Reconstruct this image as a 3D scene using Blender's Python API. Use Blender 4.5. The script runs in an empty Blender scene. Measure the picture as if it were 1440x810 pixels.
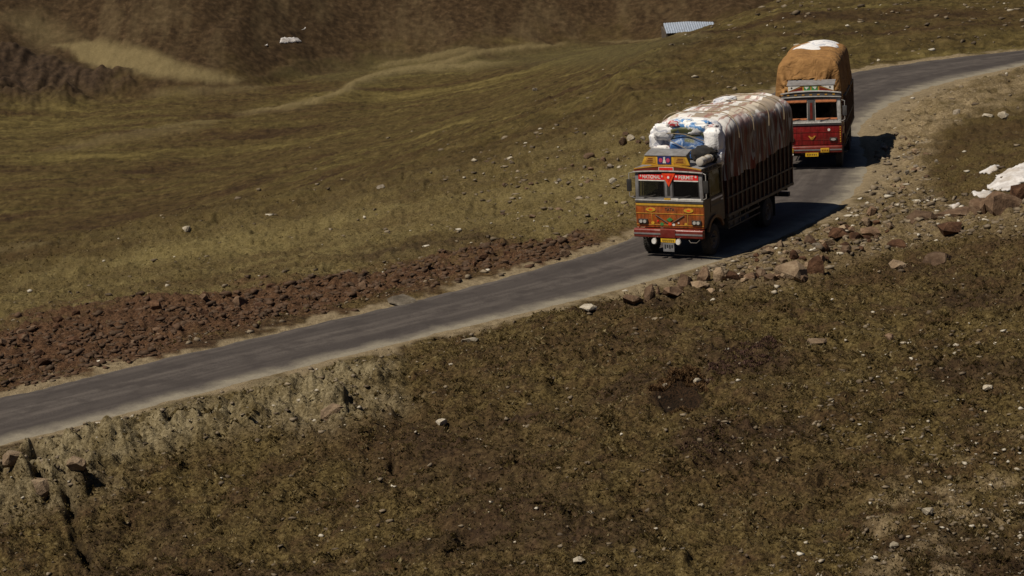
import bpy, bmesh, math, random
import numpy as np
from mathutils import Vector, Matrix

random.seed(7)
rng = np.random.default_rng(11)
R = math.radians
scene = bpy.context.scene
col = scene.collection

# ------------------------------------------------------------------ camera, light, exposure
CAM_H = 12.5
PITCH = R(12.4)
ROLL = R(3.5)
FOC = 2668.0          # focal length in units of a 1440 wide picture
fwd = Vector((0, math.cos(PITCH), -math.sin(PITCH)))
r0 = Vector((1, 0, 0))
u0 = Vector((0, math.sin(PITCH), math.cos(PITCH)))
cr = math.cos(ROLL) * r0 - math.sin(ROLL) * u0
cu = math.sin(ROLL) * r0 + math.cos(ROLL) * u0
cam_d = bpy.data.cameras.new('camera')
cam = bpy.data.objects.new('camera', cam_d)
col.objects.link(cam)
cam_d.sensor_width = 36.0
cam_d.lens = 36.0 * FOC / 1440.0
cam_d.clip_start = 0.5
cam_d.clip_end = 6000
m = Matrix((cr, cu, -fwd)).transposed().to_4x4()
m.translation = Vector((0, 0, CAM_H))
cam.matrix_world = m
scene.camera = cam

SUN_EL = R(58)
sun_dir = Vector((-0.90, -0.44, 0)).normalized() * math.cos(SUN_EL) + Vector((0, 0, math.sin(SUN_EL)))
world = bpy.data.worlds.new('World')
scene.world = world
world.use_nodes = True
nt = world.node_tree
sky = nt.nodes.new('ShaderNodeTexSky')
sky.sky_type = 'NISHITA'
sky.sun_disc = False
sky.sun_elevation = SUN_EL
sky.sun_rotation = math.atan2(sun_dir.x, sun_dir.y)
sky.altitude = 4000
sky.air_density = 0.8
sky.dust_density = 0.4
nt.links.new(sky.outputs[0], nt.nodes['Background'].inputs[0])
nt.nodes['Background'].inputs[1].default_value = 0.05
sun_d = bpy.data.lights.new('sun', 'SUN')
sun = bpy.data.objects.new('sun', sun_d)
col.objects.link(sun)
sun_d.energy = 5.0
sun_d.angle = R(0.5)
sun_d.color = (1.0, 0.90, 0.74)
sun.location = (-30, 0, 80)
sun.rotation_euler = (-sun_dir).to_track_quat('-Z', 'Y').to_euler()
scene.view_settings.view_transform = 'Standard'
scene.view_settings.look = 'None'
scene.view_settings.gamma = 1.0
scene.view_settings.exposure = -0.22

# ------------------------------------------------------------------ numpy noise
_perm = np.random.default_rng(5).permutation(1024)
_g = np.random.default_rng(6).uniform(0, 2 * np.pi, 1024)
_gx, _gy = np.cos(_g), np.sin(_g)
def pnoise(x, y, seed=0):
    xi = np.floor(x).astype(np.int64); yi = np.floor(y).astype(np.int64)
    xf = x - xi; yf = y - yi
    u = xf * xf * xf * (xf * (xf * 6 - 15) + 10); v = yf * yf * yf * (yf * (yf * 6 - 15) + 10)
    def g(ix, iy, dx, dy):
        h = _perm[(_perm[(ix + seed * 37) & 1023] + iy) & 1023]
        return _gx[h] * dx + _gy[h] * dy
    a = g(xi, yi, xf, yf); b = g(xi + 1, yi, xf - 1, yf)
    c = g(xi, yi + 1, xf, yf - 1); d = g(xi + 1, yi + 1, xf - 1, yf - 1)
    return ((a + (b - a) * u) + ((c + (d - c) * u) - (a + (b - a) * u)) * v) * 1.5
def sstep(a, b, x):
    t = np.clip((x - a) / (b - a), 0, 1)
    return t * t * (3 - 2 * t)

# ------------------------------------------------------------------ plan of the place
def ray(px, py):
    d = fwd * FOC + cr * (px - 720) - cu * (py - 405)
    return np.array(d) / d.y
def flat(px, py):               # point of the level road plane
    d = ray(px, py)
    t = -CAM_H / d[2]
    return np.array((d[0] * t, d[1] * t))

def chaikin(P, n=2):
    P = np.array(P, float)
    for _ in range(n):
        Q = 0.75 * P[:-1] + 0.25 * P[1:]; S = 0.25 * P[:-1] + 0.75 * P[1:]
        M = np.empty((2 * len(Q), 2)); M[0::2] = Q; M[1::2] = S
        P = np.vstack([P[:1], M, P[-1:]])
    return P
def resample(P, n):
    d = np.r_[0, np.cumsum(np.hypot(*np.diff(P, axis=0).T))]
    s = np.linspace(0, d[-1], n)
    return np.c_[np.interp(s, d, P[:, 0]), np.interp(s, d, P[:, 1])]

Lpx = [(0, 555), (100, 533), (200, 507), (300, 484), (400, 462), (500, 440), (600, 415), (700, 390), (800, 362), (860, 345), (895, 330),
       (980, 284), (1056, 241), (1066, 180), (1052, 140), (1100, 121), (1195, 100), (1250, 91), (1330, 81), (1440, 70)]
Rpx = [(0, 626), (100, 600), (200, 575), (300, 547), (400, 521), (500, 497), (600, 471), (700, 448), (800, 425), (870, 406), (950, 386),
       (1000, 372), (1060, 350), (1120, 325), (1180, 297), (1213, 265), (1228, 235), (1216, 205), (1207, 182), (1230, 160), (1280, 132), (1340, 112), (1440, 93)]
Lw = [flat(*p) for p in Lpx]; Rw = [flat(*p) for p in Rpx]
def extend(W, n0=45, n1=90):
    a = W[0] + (W[0] - W[2]) / np.linalg.norm(W[0] - W[2]) * n0
    b = W[-1] + (W[-1] - W[-3]) / np.linalg.norm(W[-1] - W[-3]) * n1
    return [a] + W + [b]
Lw = chaikin(extend(Lw)); Rw = chaikin(extend(Rw))
# centre line: mid between each left point and its nearest right point
Rd = resample(Rw, 1200)
Ls = resample(Lw, 170)
mid = []; hw = []
for p in Ls:
    k = np.argmin(np.hypot(Rd[:, 0] - p[0], Rd[:, 1] - p[1]))
    mid.append((p + Rd[k]) / 2); hw.append(np.hypot(*(p - Rd[k])) / 2)
mid = np.array(mid); hw = np.array(hw)
for _ in range(3):
    mid[1:-1] = (mid[:-2] + 2 * mid[1:-1] + mid[2:]) / 4
    hw[1:-1] = (hw[:-2] + 2 * hw[1:-1] + hw[2:]) / 4

def polydist(x, y, P, extra=None):
    """signed distance (left of the line positive) and interpolated extra value"""
    best = np.full(x.shape, 1e18); sg = np.zeros_like(x); ex = np.zeros_like(x)
    for i in range(len(P) - 1):
        ax, ay = P[i]; bx, by = P[i + 1]
        dx, dy = bx - ax, by - ay; L2 = dx * dx + dy * dy + 1e-12
        t = np.clip(((x - ax) * dx + (y - ay) * dy) / L2, 0, 1)
        ox = x - ax - t * dx; oy = y - ay - t * dy
        d2 = ox * ox + oy * oy
        k = d2 < best
        best = np.where(k, d2, best)
        sg = np.where(k, dx * oy - dy * ox, sg)
        if extra is not None:
            ex = np.where(k, extra[i] + (extra[i + 1] - extra[i]) * t, ex)
    return np.sqrt(best) * np.where(sg >= 0, 1, -1), ex

MIDC = mid[::2]; HWC = hw[::2]
# the line where the ground starts to fall away to the valley
shelf = []
for i in range(len(Ls)):
    if Ls[i][1] < 90 and i < 120:
        d = Ls[i] - mid[min(i, len(mid) - 1)]
        shelf.append(Ls[i] + d / np.linalg.norm(d) * 0.6)
shelf = [p for k, p in enumerate(shelf) if k % 4 == 0 and (p[1] < 84 or p[0] < 9)]
shelf += [np.array(p) for p in ((9.3, 88), (7.6, 98), (7.0, 114), (12.5, 131), (19, 149), (34, 190), (60, 260))]
SHELF = np.array(shelf)

def hill_base(px):
    return 290 + 24 * sstep(335, 640, px) + 4 * np.sin(px / 60.0)
PT = [0, .4, 1.2, 3.5, 9, 22, 50, 90, 140, 200, 400]
PZ = [0, -.03, -.35, -1.0, -1.7, -3.1, -6.2, -11, -15.2, -18, -18.5]
def base_h(x, y):
    dr, w = polydist(x, y, MIDC, HWC)
    t, _ = polydist(x, y, SHELF)
    left = np.interp(np.clip(t, 0, 400) * (1 + 1.8 * sstep(92, 118, y) * sstep(160, 60, np.abs(t))), PT, PZ)
    right_of_shelf = np.clip(-t, 0, None)
    # beyond the road in the far right the ground climbs gently
    beyond = np.where(dr > 0, np.clip(dr - w - 1.0, 0, None) * 0.035 * sstep(0, 6, right_of_shelf), 0)
    z = np.where(t > 0, left, 0) + beyond
    # near side of the road
    near = np.clip(-dr - w - 0.5, 0, None)
    lf = sstep(4, -10, x)                      # lower on the left, level on the right
    zn = -lf * (0.50 * sstep(0, 4.5, near) + 0.6 * sstep(2, 16, near)) + (1 - lf) * (0.2 * sstep(0.2, 2, near) + 0.03 * np.clip(near - 2, 0, 40))
    zn += 0.9 * sstep(10, 20, x) * sstep(2, 9, near) * sstep(82, 70, y)
    z = z + np.where(dr < 0, zn, 0)
    # hills beyond the valley
    px = x / np.maximum(y, 1) * FOC + 720
    r = np.hypot(x, y)
    Db = hill_base(px)
    hill = np.clip(r - Db, 0, None)
    hz = 0.50 * (np.sqrt(hill * hill + 4) - 2)
    hz = np.where(hz > 90, 90 + (hz - 90) * .3, hz)
    z = z + hz
    return z, dr, w, t

def P(px, py):
    """where the sight line through a picture point meets the smooth ground"""
    d = ray(px, py)
    ys = np.geomspace(20, 420, 90)
    for _ in range(3):
        zz = base_h(d[0] * ys, ys)[0]
        below = (CAM_H + d[2] * ys) < zz
        k = int(np.argmax(below)) if below.any() else len(ys) - 1
        ys = np.linspace(ys[max(k - 1, 0)], ys[k], 14)
    return np.array((d[0] * ys[-1], ys[-1]))
def mapuv(x, y, zb):
    yy = np.maximum(y, 2.0)
    return FOC * x / yy, FOC * (CAM_H - zb) / yy

_mpc = {}
def mp(pts):
    key = tuple(pts)
    if key not in _mpc: _mpc[key] = _mp(pts)
    return _mpc[key]
def _mp(pts):
    W = np.array([P(*p) for p in pts])
    zb = base_h(W[:, 0], W[:, 1])[0]
    return np.c_[mapuv(W[:, 0], W[:, 1], zb)]

def area(u, v, pts, soft):
    """soft mask of an area of ground"""
    Q = mp(pts)
    inside = np.zeros(u.shape, bool)
    best = np.full(u.shape, 1e18)
    n = len(Q)
    for i in range(n):
        ax, ay = Q[i]; bx, by = Q[(i + 1) % n]
        dx, dy = bx - ax, by - ay
        t = np.clip(((u - ax) * dx + (v - ay) * dy) / (dx * dx + dy * dy + 1e-9), 0, 1)
        best = np.minimum(best, (u - ax - t * dx) ** 2 + (v - ay - t * dy) ** 2)
        if dy != 0:
            c = ((ay > v) != (by > v)) & (u < dx * (v - ay) / dy + ax)
            inside ^= c
    d = np.sqrt(best) * np.where(inside, 1, -1)
    return sstep(-soft, soft, d)
def stroke(u, v, pts, wd):
    Q = mp(pts)
    L = np.r_[0, np.cumsum(np.hypot(*np.diff(Q, axis=0).T))] / np.hypot(*np.diff(Q, axis=0).T).sum()
    d, s_ = polydist(u, v, Q, L)
    d = d + 3.0 * pnoise(u / 30, v / 9, 63) * min(1, wd / 4)
    return np.exp(-(d / (wd * (.35 + .65 * np.sqrt(np.clip(4 * s_ * (1 - s_), 0, 1))))) ** 2) * np.clip(6 * np.minimum(s_, 1 - s_) + .25, 0, 1)

RUBBLE = [(-80, 476), (0, 462), (100, 434), (250, 416), (400, 400), (550, 380), (680, 357), (760, 340), (820, 332), (858, 344), (800, 362), (700, 384), (600, 406), (400, 452), (200, 498), (0, 545), (-80, 560)]
BANK = [(-60, 690), (0, 645), (100, 605), (250, 568), (400, 530), (500, 508), (560, 512), (560, 560), (490, 600), (350, 622), (250, 640), (150, 690), (60, 705), (-60, 720)]
GREEN = [(200, 330), (430, 285), (650, 238), (900, 170), (1010, 128), (1060, 118), (1000, 200), (900, 300), (840, 330), (720, 330), (550, 368), (400, 388), (200, 415), (-60, 460), (-60, 420), (60, 380)]
KERB = [(1000, 372), (1120, 330), (1200, 300), (1240, 240), (1225, 200), (1300, 190), (1310, 260), (1330, 290), (1440, 270), (1500, 260), (1500, 330), (1330, 335), (1200, 372), (1120, 402), (1000, 400), (880, 425), (870, 412)]
RPALE = [(1210, 185), (1240, 157), (1290, 130), (1350, 112), (1460, 93), (1460, 135), (1380, 150), (1310, 190), (1300, 240), (1260, 270), (1225, 275), (1240, 225)]

def dr_near(x, y):
    return sstep(62, 50, np.hypot(x, y))
def features(x, y, zb):
    u, v = mapuv(x, y, zb)
    f = {}
    wob = pnoise(x * .35, y * .35, 3) * 14 + pnoise(x * 1.3, y * 1.3, 4) * 7
    uw = u + wob; vw = v + wob * .6
    f['rubble'] = area(uw + wob, vw + wob * .4, RUBBLE, 13)
    f['bank'] = area(uw + wob * .8, vw + wob * .5, BANK, 32)
    f['green'] = area(uw + wob, vw + wob * .7, GREEN, 40)
    f['kerb'] = area(uw, vw, KERB, 16)
    f['rpale'] = np.maximum(area(uw, vw, RPALE, 18), .75 * area(uw + wob, vw + wob, [(1200, 790), (1260, 700), (1350, 640), (1480, 560), (1560, 700), (1560, 900), (1200, 900)], 45) * sstep(-.15, .4, pnoise(x / .9, y / .9, 73)))
    # far side: scree fan, crag, pale terrace edges
    f['scree'] = area(uw, v + wob * .3, [(80, 62), (130, 58), (200, 70), (260, 92), (335, 114), (335, 121), (250, 116), (170, 108), (120, 90)], 8)
    f['scree'] = np.maximum(f['scree'], .5 * area(uw, v + wob * .3, [(0, 20), (60, 20), (110, 55), (60, 60)], 20))
    f['crag'] = area(uw, vw, [(-40, 85), (30, 75), (70, 85), (130, 108), (180, 108), (170, 132), (100, 144), (0, 150), (-40, 150)], 16)
    s = stroke(u, v, [(330, 162), (420, 150), (480, 133), (510, 116), (560, 102), (640, 99), (720, 92)], 5)
    s = np.maximum(s, .8 * stroke(u, v, [(560, 99), (630, 92), (690, 76), (800, 67)], 5))
    s = np.maximum(s, .7 * stroke(u, v, [(520, 96), (600, 84), (680, 74)], 4))
    s = np.maximum(s, .55 * stroke(u, v, [(180, 190), (260, 176), (320, 172)], 4))
    s = np.maximum(s, .4 * stroke(u, v, [(60, 210), (200, 190), (300, 182)], 5))
    s = np.maximum(s, .5 * stroke(u, v, [(-20, 358), (30, 350), (70, 344)], 4))
    s = np.maximum(s, .5 * stroke(u, v, [(200, 140), (300, 130), (380, 128)], 6))
    s = np.maximum(s, .6 * stroke(u, v, [(840, 62), (930, 58), (1000, 52)], 3))
    f['streak'] = s
    f['terr'] = np.maximum(area(u, v, [(480, 134), (560, 84), (690, 72), (900, 62), (1000, 56), (950, 75), (880, 98), (720, 100), (560, 112)], 10), .9*area(u, v + wob*.3, [(360,112),(420,88),(520,72),(700,68),(680,76),(560,96),(470,120)], 6))
    d = np.maximum(.8 * stroke(u, v, [(470, 176), (540, 168), (700, 160), (900, 118)], 14), .7 * stroke(u, v, [(340, 118), (400, 86), (520, 70), (800, 60)], 4))  # thin second stroke paints the shadow line along the hill base
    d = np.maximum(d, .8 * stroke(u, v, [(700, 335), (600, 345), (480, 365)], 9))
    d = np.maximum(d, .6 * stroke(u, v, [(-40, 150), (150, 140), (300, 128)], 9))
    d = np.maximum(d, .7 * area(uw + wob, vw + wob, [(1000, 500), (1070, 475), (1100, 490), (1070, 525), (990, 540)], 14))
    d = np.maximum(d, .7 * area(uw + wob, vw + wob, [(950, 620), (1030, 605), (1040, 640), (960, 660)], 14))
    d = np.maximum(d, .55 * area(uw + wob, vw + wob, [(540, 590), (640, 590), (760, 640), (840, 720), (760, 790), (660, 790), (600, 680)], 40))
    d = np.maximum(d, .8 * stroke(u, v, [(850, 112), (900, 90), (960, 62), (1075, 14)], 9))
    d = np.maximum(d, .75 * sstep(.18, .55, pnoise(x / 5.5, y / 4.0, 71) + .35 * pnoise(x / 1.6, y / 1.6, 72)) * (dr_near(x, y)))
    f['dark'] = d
    # holes and cuts: trench, burrow, ledges (negative relief in metres)
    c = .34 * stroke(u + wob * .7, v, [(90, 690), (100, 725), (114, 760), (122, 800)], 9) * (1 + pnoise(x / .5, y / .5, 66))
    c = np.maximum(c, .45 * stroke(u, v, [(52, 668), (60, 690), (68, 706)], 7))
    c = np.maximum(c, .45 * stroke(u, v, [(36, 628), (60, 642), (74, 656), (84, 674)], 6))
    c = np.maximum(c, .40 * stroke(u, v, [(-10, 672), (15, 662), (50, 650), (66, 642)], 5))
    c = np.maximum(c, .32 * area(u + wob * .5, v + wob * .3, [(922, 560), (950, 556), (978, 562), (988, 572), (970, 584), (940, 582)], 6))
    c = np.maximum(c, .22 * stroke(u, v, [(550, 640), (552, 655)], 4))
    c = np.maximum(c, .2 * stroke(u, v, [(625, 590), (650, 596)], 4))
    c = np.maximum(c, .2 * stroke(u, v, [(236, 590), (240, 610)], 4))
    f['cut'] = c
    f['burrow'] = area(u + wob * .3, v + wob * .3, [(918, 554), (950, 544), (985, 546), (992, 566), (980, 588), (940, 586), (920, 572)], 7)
    h = .30 * stroke(u, v, [(28, 668), (44, 690)], 9) + .35 * stroke(u, v, [(95, 690), (125, 690)], 16) + .3 * stroke(u, v, [(62, 668), (72, 680)], 7)
    h += .35 * stroke(u, v, [(455, 580), (490, 578)], 18) + .35 * stroke(u, v, [(940, 548), (965, 541), (990, 548)], 6)
    f['rise'] = h
    f['u'] = u; f['v'] = v
    return f

def ground(x, y, want=False):
    zb, dr, w, t = base_h(x, y)
    f = features(x, y, zb)
    e = np.abs(dr) - w
    rough = sstep(0.05, 1.6, e)                 # 0 on the road, 1 in the wild ground
    r = np.hypot(x, y)
    n = 0.22 * pnoise(x / 6.5, y / 6.5, 1) + 0.15 * pnoise(x / 1.9, y / 1.9, 2)
    fine = 0.080 * pnoise(x / .62, y / .62, 5) + 0.075 * pnoise(x / .26, y / .26, 6) + 0.045 * pnoise(x / .12, y / .12, 7)
    clump = np.maximum(0, pnoise(x / .42, y / .42, 8) - .15) * 0.16 - np.maximum(0, pnoise(x / .8, y / .8, 64) - .30) * .45 - np.maximum(0, pnoise(x / .33, y / .33, 74) - .35) * .28 + np.maximum(0, pnoise(x / 1.1, y / 1.1, 14) - .2) * .16
    rub = np.abs(pnoise(x / .55, y / .55, 9)) * .28 + np.abs(pnoise(x / .23, y / .23, 10)) * .14
    rk = np.clip(f['rubble'] + .5 * f['kerb'] + f['bank'] * .55 + .5 * f['crag'], 0, 1)
    lump = (np.abs(pnoise(x / 1.0, y / 1.0, 15)) * .30 + np.abs(pnoise(x / .4, y / .4, 75)) * .25 + np.abs(pnoise(x / .17, y / .17, 78)) * .12 - np.maximum(0, pnoise(x / .7, y / .45, 76) - .35) * .45) * f['bank']
    far = sstep(90, 200, r)
    z = zb + rough * (n + (fine * (1 - .6 * far) + clump) * (1 - .5 * rk) + rub * rk + lump)
    z += far * rough * (0.55 * pnoise(x / 22, y / 30, 11) + .8 * np.abs(pnoise(x / 9, y / 14, 12)) * .35)
    hb_ = hill_base(x / np.maximum(y, 1) * FOC + 720) + 3 * pnoise(x / 12, y / 12, 61)
    hillm = sstep(hb_ - 5, hb_ + 12, r + 5 * pnoise(x / 5, y / 5, 67))
    hilln = sstep(hb_ - 2, hb_ + 25, r)
    z += hilln * (1.3 * pnoise(x / 30, y / 60, 13) + .7 * np.abs(pnoise(x / 9, y / 25, 16)) + .28 * pnoise(x / 3, y / 3, 17))
    z += f['crag'] * (1.0 + 2.0 * np.abs(pnoise(x / 4.5, y / 12, 18)) + 1.0 * np.abs(pnoise(x / 1.8, y / 6, 62)))
    z += f['streak'] * .18 + f['terr'] * .5
    z += rough * (f['rise'] - f['cut'])
    # the shoulders: a small lip down from the asphalt, the bed under the road kept below it
    z += np.where(e < .15, -0.06 * sstep(.15, -.15, e), 0)
    if not want:
        return z
    bendw = sstep(6, 12, x) * (dr < 0) * sstep(68, 76, y)
    dirtw = sstep(.85 - .35 * (dr > 0) * sstep(8, 2, x) + 1.1 * bendw, .05 + .5 * bendw, e + pnoise(x / 1.5, y / 1.5, 19) * .75 + pnoise(x / .4, y / .4, 20) * .45)
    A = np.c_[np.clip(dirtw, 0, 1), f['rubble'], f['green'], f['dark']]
    B = np.c_[np.clip(f['bank'] + .0, 0, 1), np.clip(hillm, 0, 1), np.clip(np.maximum(f['scree'], f['streak']), 0, 1), np.clip(f['kerb'] * .6 + f['rpale'], 0, 1)]
    C = np.c_[f['crag'], f['burrow'], np.clip(f['cut'] * 3.2 - .1, 0, .96), f['terr']]
    return z, A, B, C
def gz(x, y):
    return float(ground(np.array([float(x)]), np.array([float(y)]))[0])

# ------------------------------------------------------------------ small helpers
def tag(o, label=None, cat=None, group=None, kind=None):
    if label: o['label'] = label
    if cat: o['category'] = cat
    if group: o['group'] = group
    if kind: o['kind'] = kind
    return o
def N(nt, t, **kw):
    n = nt.nodes.new(t)
    for k, v in kw.items():
        if k.startswith('i_'):
            key = k[2:]
            n.inputs[int(key) if key.isdigit() else key].default_value = v
        else:
            setattr(n, k, v)
    return n
def ramp(nt, src, stops, interp='LINEAR'):
    n = nt.nodes.new('ShaderNodeValToRGB')
    cr_ = n.color_ramp; cr_.interpolation = interp
    while len(cr_.elements) < len(stops): cr_.elements.new(.5)
    for e, (p, c) in zip(cr_.elements, stops):
        e.position = p; e.color = (*c, 1) if len(c) == 3 else c
    nt.links.new(src, n.inputs[0])
    return n.outputs[0]
def mix(nt, fac, a, b, blend='MIX'):
    n = nt.nodes.new('ShaderNodeMix'); n.data_type = 'RGBA'; n.blend_type = blend; n.clamp_factor = True
    for s, val in ((n.inputs[0], fac), (n.inputs[6], a), (n.inputs[7], b)):
        if isinstance(val, bpy.types.NodeSocket): nt.links.new(val, s)
        elif isinstance(val, (int, float)): s.default_value = val
        else: s.default_value = (*val, 1)
    return n.outputs[2]
def noise(nt, vec, scale, detail=4, rough=.55, dist=0.0):
    n = N(nt, 'ShaderNodeTexNoise', i_Scale=scale, i_Detail=detail, i_Roughness=rough, i_Distortion=dist)
    if vec is not None: nt.links.new(vec, n.inputs['Vector'])
    return n.outputs['Fac']
def newmat(name):
    mt = bpy.data.materials.new(name); mt.use_nodes = True
    return mt, mt.node_tree, mt.node_tree.nodes['Principled BSDF']
def mathn(nt, op, a, b=0.0):
    n = nt.nodes.new('ShaderNodeMath'); n.operation = op; n.use_clamp = False
    for s, val in ((n.inputs[0], a), (n.inputs[1], b)):
        if isinstance(val, bpy.types.NodeSocket): nt.links.new(val, s)
        else: s.default_value = val
    return n.outputs[0]
def bump(nt, bs, h, strength, dist):
    b = N(nt, 'ShaderNodeBump', i_Strength=strength, i_Distance=dist)
    nt.links.new(h, b.inputs['Height']); nt.links.new(b.outputs[0], bs.inputs['Normal'])

# ------------------------------------------------------------------ ground material
def ground_material():
    mt, nt, bs = newmat('ground')
    pos = N(nt, 'ShaderNodeNewGeometry').outputs['Position']
    def attr(nm):
        a = N(nt, 'ShaderNodeAttribute', attribute_name=nm)
        s = N(nt, 'ShaderNodeSeparateColor'); nt.links.new(a.outputs['Color'], s.inputs[0])
        return [s.outputs[0], s.outputs[1], s.outputs[2], a.outputs['Alpha']]
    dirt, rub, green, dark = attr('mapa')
    bank, hill, scree, kerb = attr('mapb')
    crag, burrow, cut, terr = attr('mapc')
    n_big = noise(nt, pos, .16, 4, .6)
    n_mid = noise(nt, pos, .9, 5, .65)
    n_sm = noise(nt, pos, 5.0, 5, .7)
    n_ti = noise(nt, pos, 22, 3, .7)
    # turf: olive, brown and straw, finely grained
    n_g = noise(nt, pos, 12, 6, .78)
    n_gg = mathn(nt, 'ADD', mathn(nt, 'MULTIPLY', n_g, .72), mathn(nt, 'MULTIPLY', n_sm, .28))
    turf = ramp(nt, n_gg, [(.37, (.007, .005, .0025)), (.44, (.046, .031, .010)), (.52, (.102, .073, .026)), (.60, (.172, .130, .056)), (.69, (.36, .285, .16))])
    brown = ramp(nt, n_gg, [(.36, (.009, .006, .0035)), (.5, (.060, .036, .016)), (.62, (.13, .084, .040))])
    c = mix(nt, ramp(nt, n_mid, [(.45, (0, 0, 0)), (.62, (1, 1, 1))]), turf, brown)
    c = mix(nt, ramp(nt, n_big, [(.48, (0, 0, 0)), (.66, (.8, .8, .8))]), c, brown)
    # greener, drier slope behind the road
    grn = ramp(nt, n_gg, [(.34, (.034, .026, .010)), (.5, (.175, .138, .055)), (.66, (.32, .26, .125))])
    gm = mathn(nt, 'MULTIPLY', green, ramp(nt, n_mid, [(.3, (.55, .55, .55)), (.55, (1, 1, 1))]))
    mb0 = N(nt, 'ShaderNodeMapping'); mb0.inputs['Rotation'].default_value = (0, 0, R(-36)); mb0.inputs['Scale'].default_value = (.035, .17, .05)
    nt.links.new(pos, mb0.inputs[0])
    nb0 = noise(nt, mb0.outputs[0], 1.0, 5, .6, .6)
    gm = mathn(nt, 'MULTIPLY', gm, ramp(nt, nb0, [(.36, (.25, .25, .25)), (.52, (1, 1, 1))]))
    c = mix(nt, gm, c, grn)
    tr = ramp(nt, n_sm, [(.3, (.055, .046, .019)), (.6, (.115, .098, .042)), (.8, (.17, .145, .07))])
    c = mix(nt, mathn(nt, 'MULTIPLY', terr, .75), c, tr)
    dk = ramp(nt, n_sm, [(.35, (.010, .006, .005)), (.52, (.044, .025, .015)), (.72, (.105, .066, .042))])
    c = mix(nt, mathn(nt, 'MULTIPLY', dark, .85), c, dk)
    # long bands that follow the slope of the meadow
    mb_ = N(nt, 'ShaderNodeMapping'); mb_.inputs['Rotation'].default_value = (0, 0, R(-30)); mb_.inputs['Scale'].default_value = (.026, .10, .05)
    nt.links.new(pos, mb_.inputs[0])
    nb1 = mathn(nt, 'ADD', mathn(nt, 'MULTIPLY', noise(nt, mb_.outputs[0], 1.0, 7, .68, .8), .75), mathn(nt, 'MULTIPLY', noise(nt, pos, .12, 5, .65), .25))
    ln = N(nt, 'ShaderNodeVectorMath', operation='LENGTH'); nt.links.new(pos, ln.inputs[0])
    farm = N(nt, 'ShaderNodeMapRange'); nt.links.new(ln.outputs['Value'], farm.inputs[0]); farm.inputs[1].default_value = 62; farm.inputs[2].default_value = 105
    fm = mathn(nt, 'MULTIPLY', farm.outputs[0], mathn(nt, 'SUBTRACT', 1.0, mathn(nt, 'MULTIPLY', green, .7)))
    n_fs = noise(nt, pos, .8, 6, .75)
    band_b = ramp(nt, n_fs, [(.3, (.016, .010, .0045)), (.5, (.052, .031, .012)), (.7, (.10, .064, .028))])
    band_o = ramp(nt, n_fs, [(.3, (.028, .020, .007)), (.5, (.092, .070, .022)), (.7, (.16, .124, .045))])
    bandc = mix(nt, ramp(nt, nb1, [(.40, (0, 0, 0)), (.60, (1, 1, 1))]), band_b, band_o)
    bandc = mix(nt, ramp(nt, nb1, [(.57, (0, 0, 0)), (.66, (.7, .7, .7))]), bandc, (.18, .138, .050))
    bandc = mix(nt, ramp(nt, nb1, [(.34, (.8, .8, .8)), (.43, (0, 0, 0))]), bandc, (.034, .020, .010))
    c = mix(nt, fm, c, bandc)
    c = mix(nt, mathn(nt, 'MULTIPLY', terr, .5), c, tr)
    # hills across the valley: brown scree with long pale runs
    mp_ = N(nt, 'ShaderNodeMapping'); mp_.inputs['Scale'].default_value = (.16, .028, .05); mp_.inputs['Rotation'].default_value = (0, 0, R(-18))
    nt.links.new(pos, mp_.inputs[0])
    n_run = noise(nt, mp_.outputs[0], 1.0, 5, .6)
    n_hs = noise(nt, pos, .9, 6, .66)
    hl = ramp(nt, n_hs, [(.30, (.020, .0115, .0055)), (.5, (.044, .027, .0125)), (.70, (.084, .053, .027))])
    hp = ramp(nt, n_hs, [(.3, (.060, .041, .020)), (.7, (.115, .082, .042))])
    hl = mix(nt, ramp(nt, n_run, [(.50, (0, 0, 0)), (.66, (.9, .9, .9))]), hl, hp)
    c = mix(nt, hill, c, hl)
    sc = ramp(nt, n_sm, [(.3, (.135, .104, .048)), (.7, (.24, .19, .095))])
    c = mix(nt, mathn(nt, 'MULTIPLY', scree, .8), c, sc)
    cg = ramp(nt, n_hs, [(.35, (.022, .014, .009)), (.65, (.070, .045, .027))])
    c = mix(nt, crag, c, cg)
    # pale stony bank on the near side, stony kerb ground on the bend
    bk = ramp(nt, n_gg, [(.36, (.035, .026, .013)), (.46, (.165, .132, .072)), (.62, (.34, .285, .18))])
    bm = mathn(nt, 'MULTIPLY', bank, ramp(nt, n_mid, [(.36, (.25, .25, .25)), (.56, (1, 1, 1))]))
    c = mix(nt, bm, c, bk)
    kb = ramp(nt, n_gg, [(.35, (.050, .034, .018)), (.47, (.215, .160, .090)), (.63, (.40, .32, .20))])
    km = mathn(nt, 'MULTIPLY', kerb, ramp(nt, n_mid, [(.36, (.2, .2, .2)), (.6, (1, 1, 1))]))
    c = mix(nt, km, c, kb)
    # red brown rubble soil
    rs = ramp(nt, n_gg, [(.36, (.012, .007, .004)), (.5, (.080, .041, .021)), (.62, (.17, .10, .056))])
    c = mix(nt, rub, c, rs)
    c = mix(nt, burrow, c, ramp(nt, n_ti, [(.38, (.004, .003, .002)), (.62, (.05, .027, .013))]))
    c = mix(nt, mathn(nt, 'MULTIPLY', cut, .7), c, (.012, .008, .005))  # shade of the holes and cuts put into the colour, following their depth
    # dusty shoulder
    dc = ramp(nt, n_sm, [(.3, (.165, .125, .075)), (.7, (.33, .262, .165))])
    c = mix(nt, dirt, c, dc)
    # small pale stones and flecks
    vo = N(nt, 'ShaderNodeTexVoronoi', i_Scale=3.2); nt.links.new(pos, vo.inputs['Vector'])
    fl = ramp(nt, vo.outputs['Distance'], [(.05, (1, 1, 1)), (.13, (0, 0, 0))])
    fl = mathn(nt, 'MULTIPLY', fl, ramp(nt, n_mid, [(.5, (0, 0, 0)), (.6, (.6, .6, .6))]))
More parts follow.
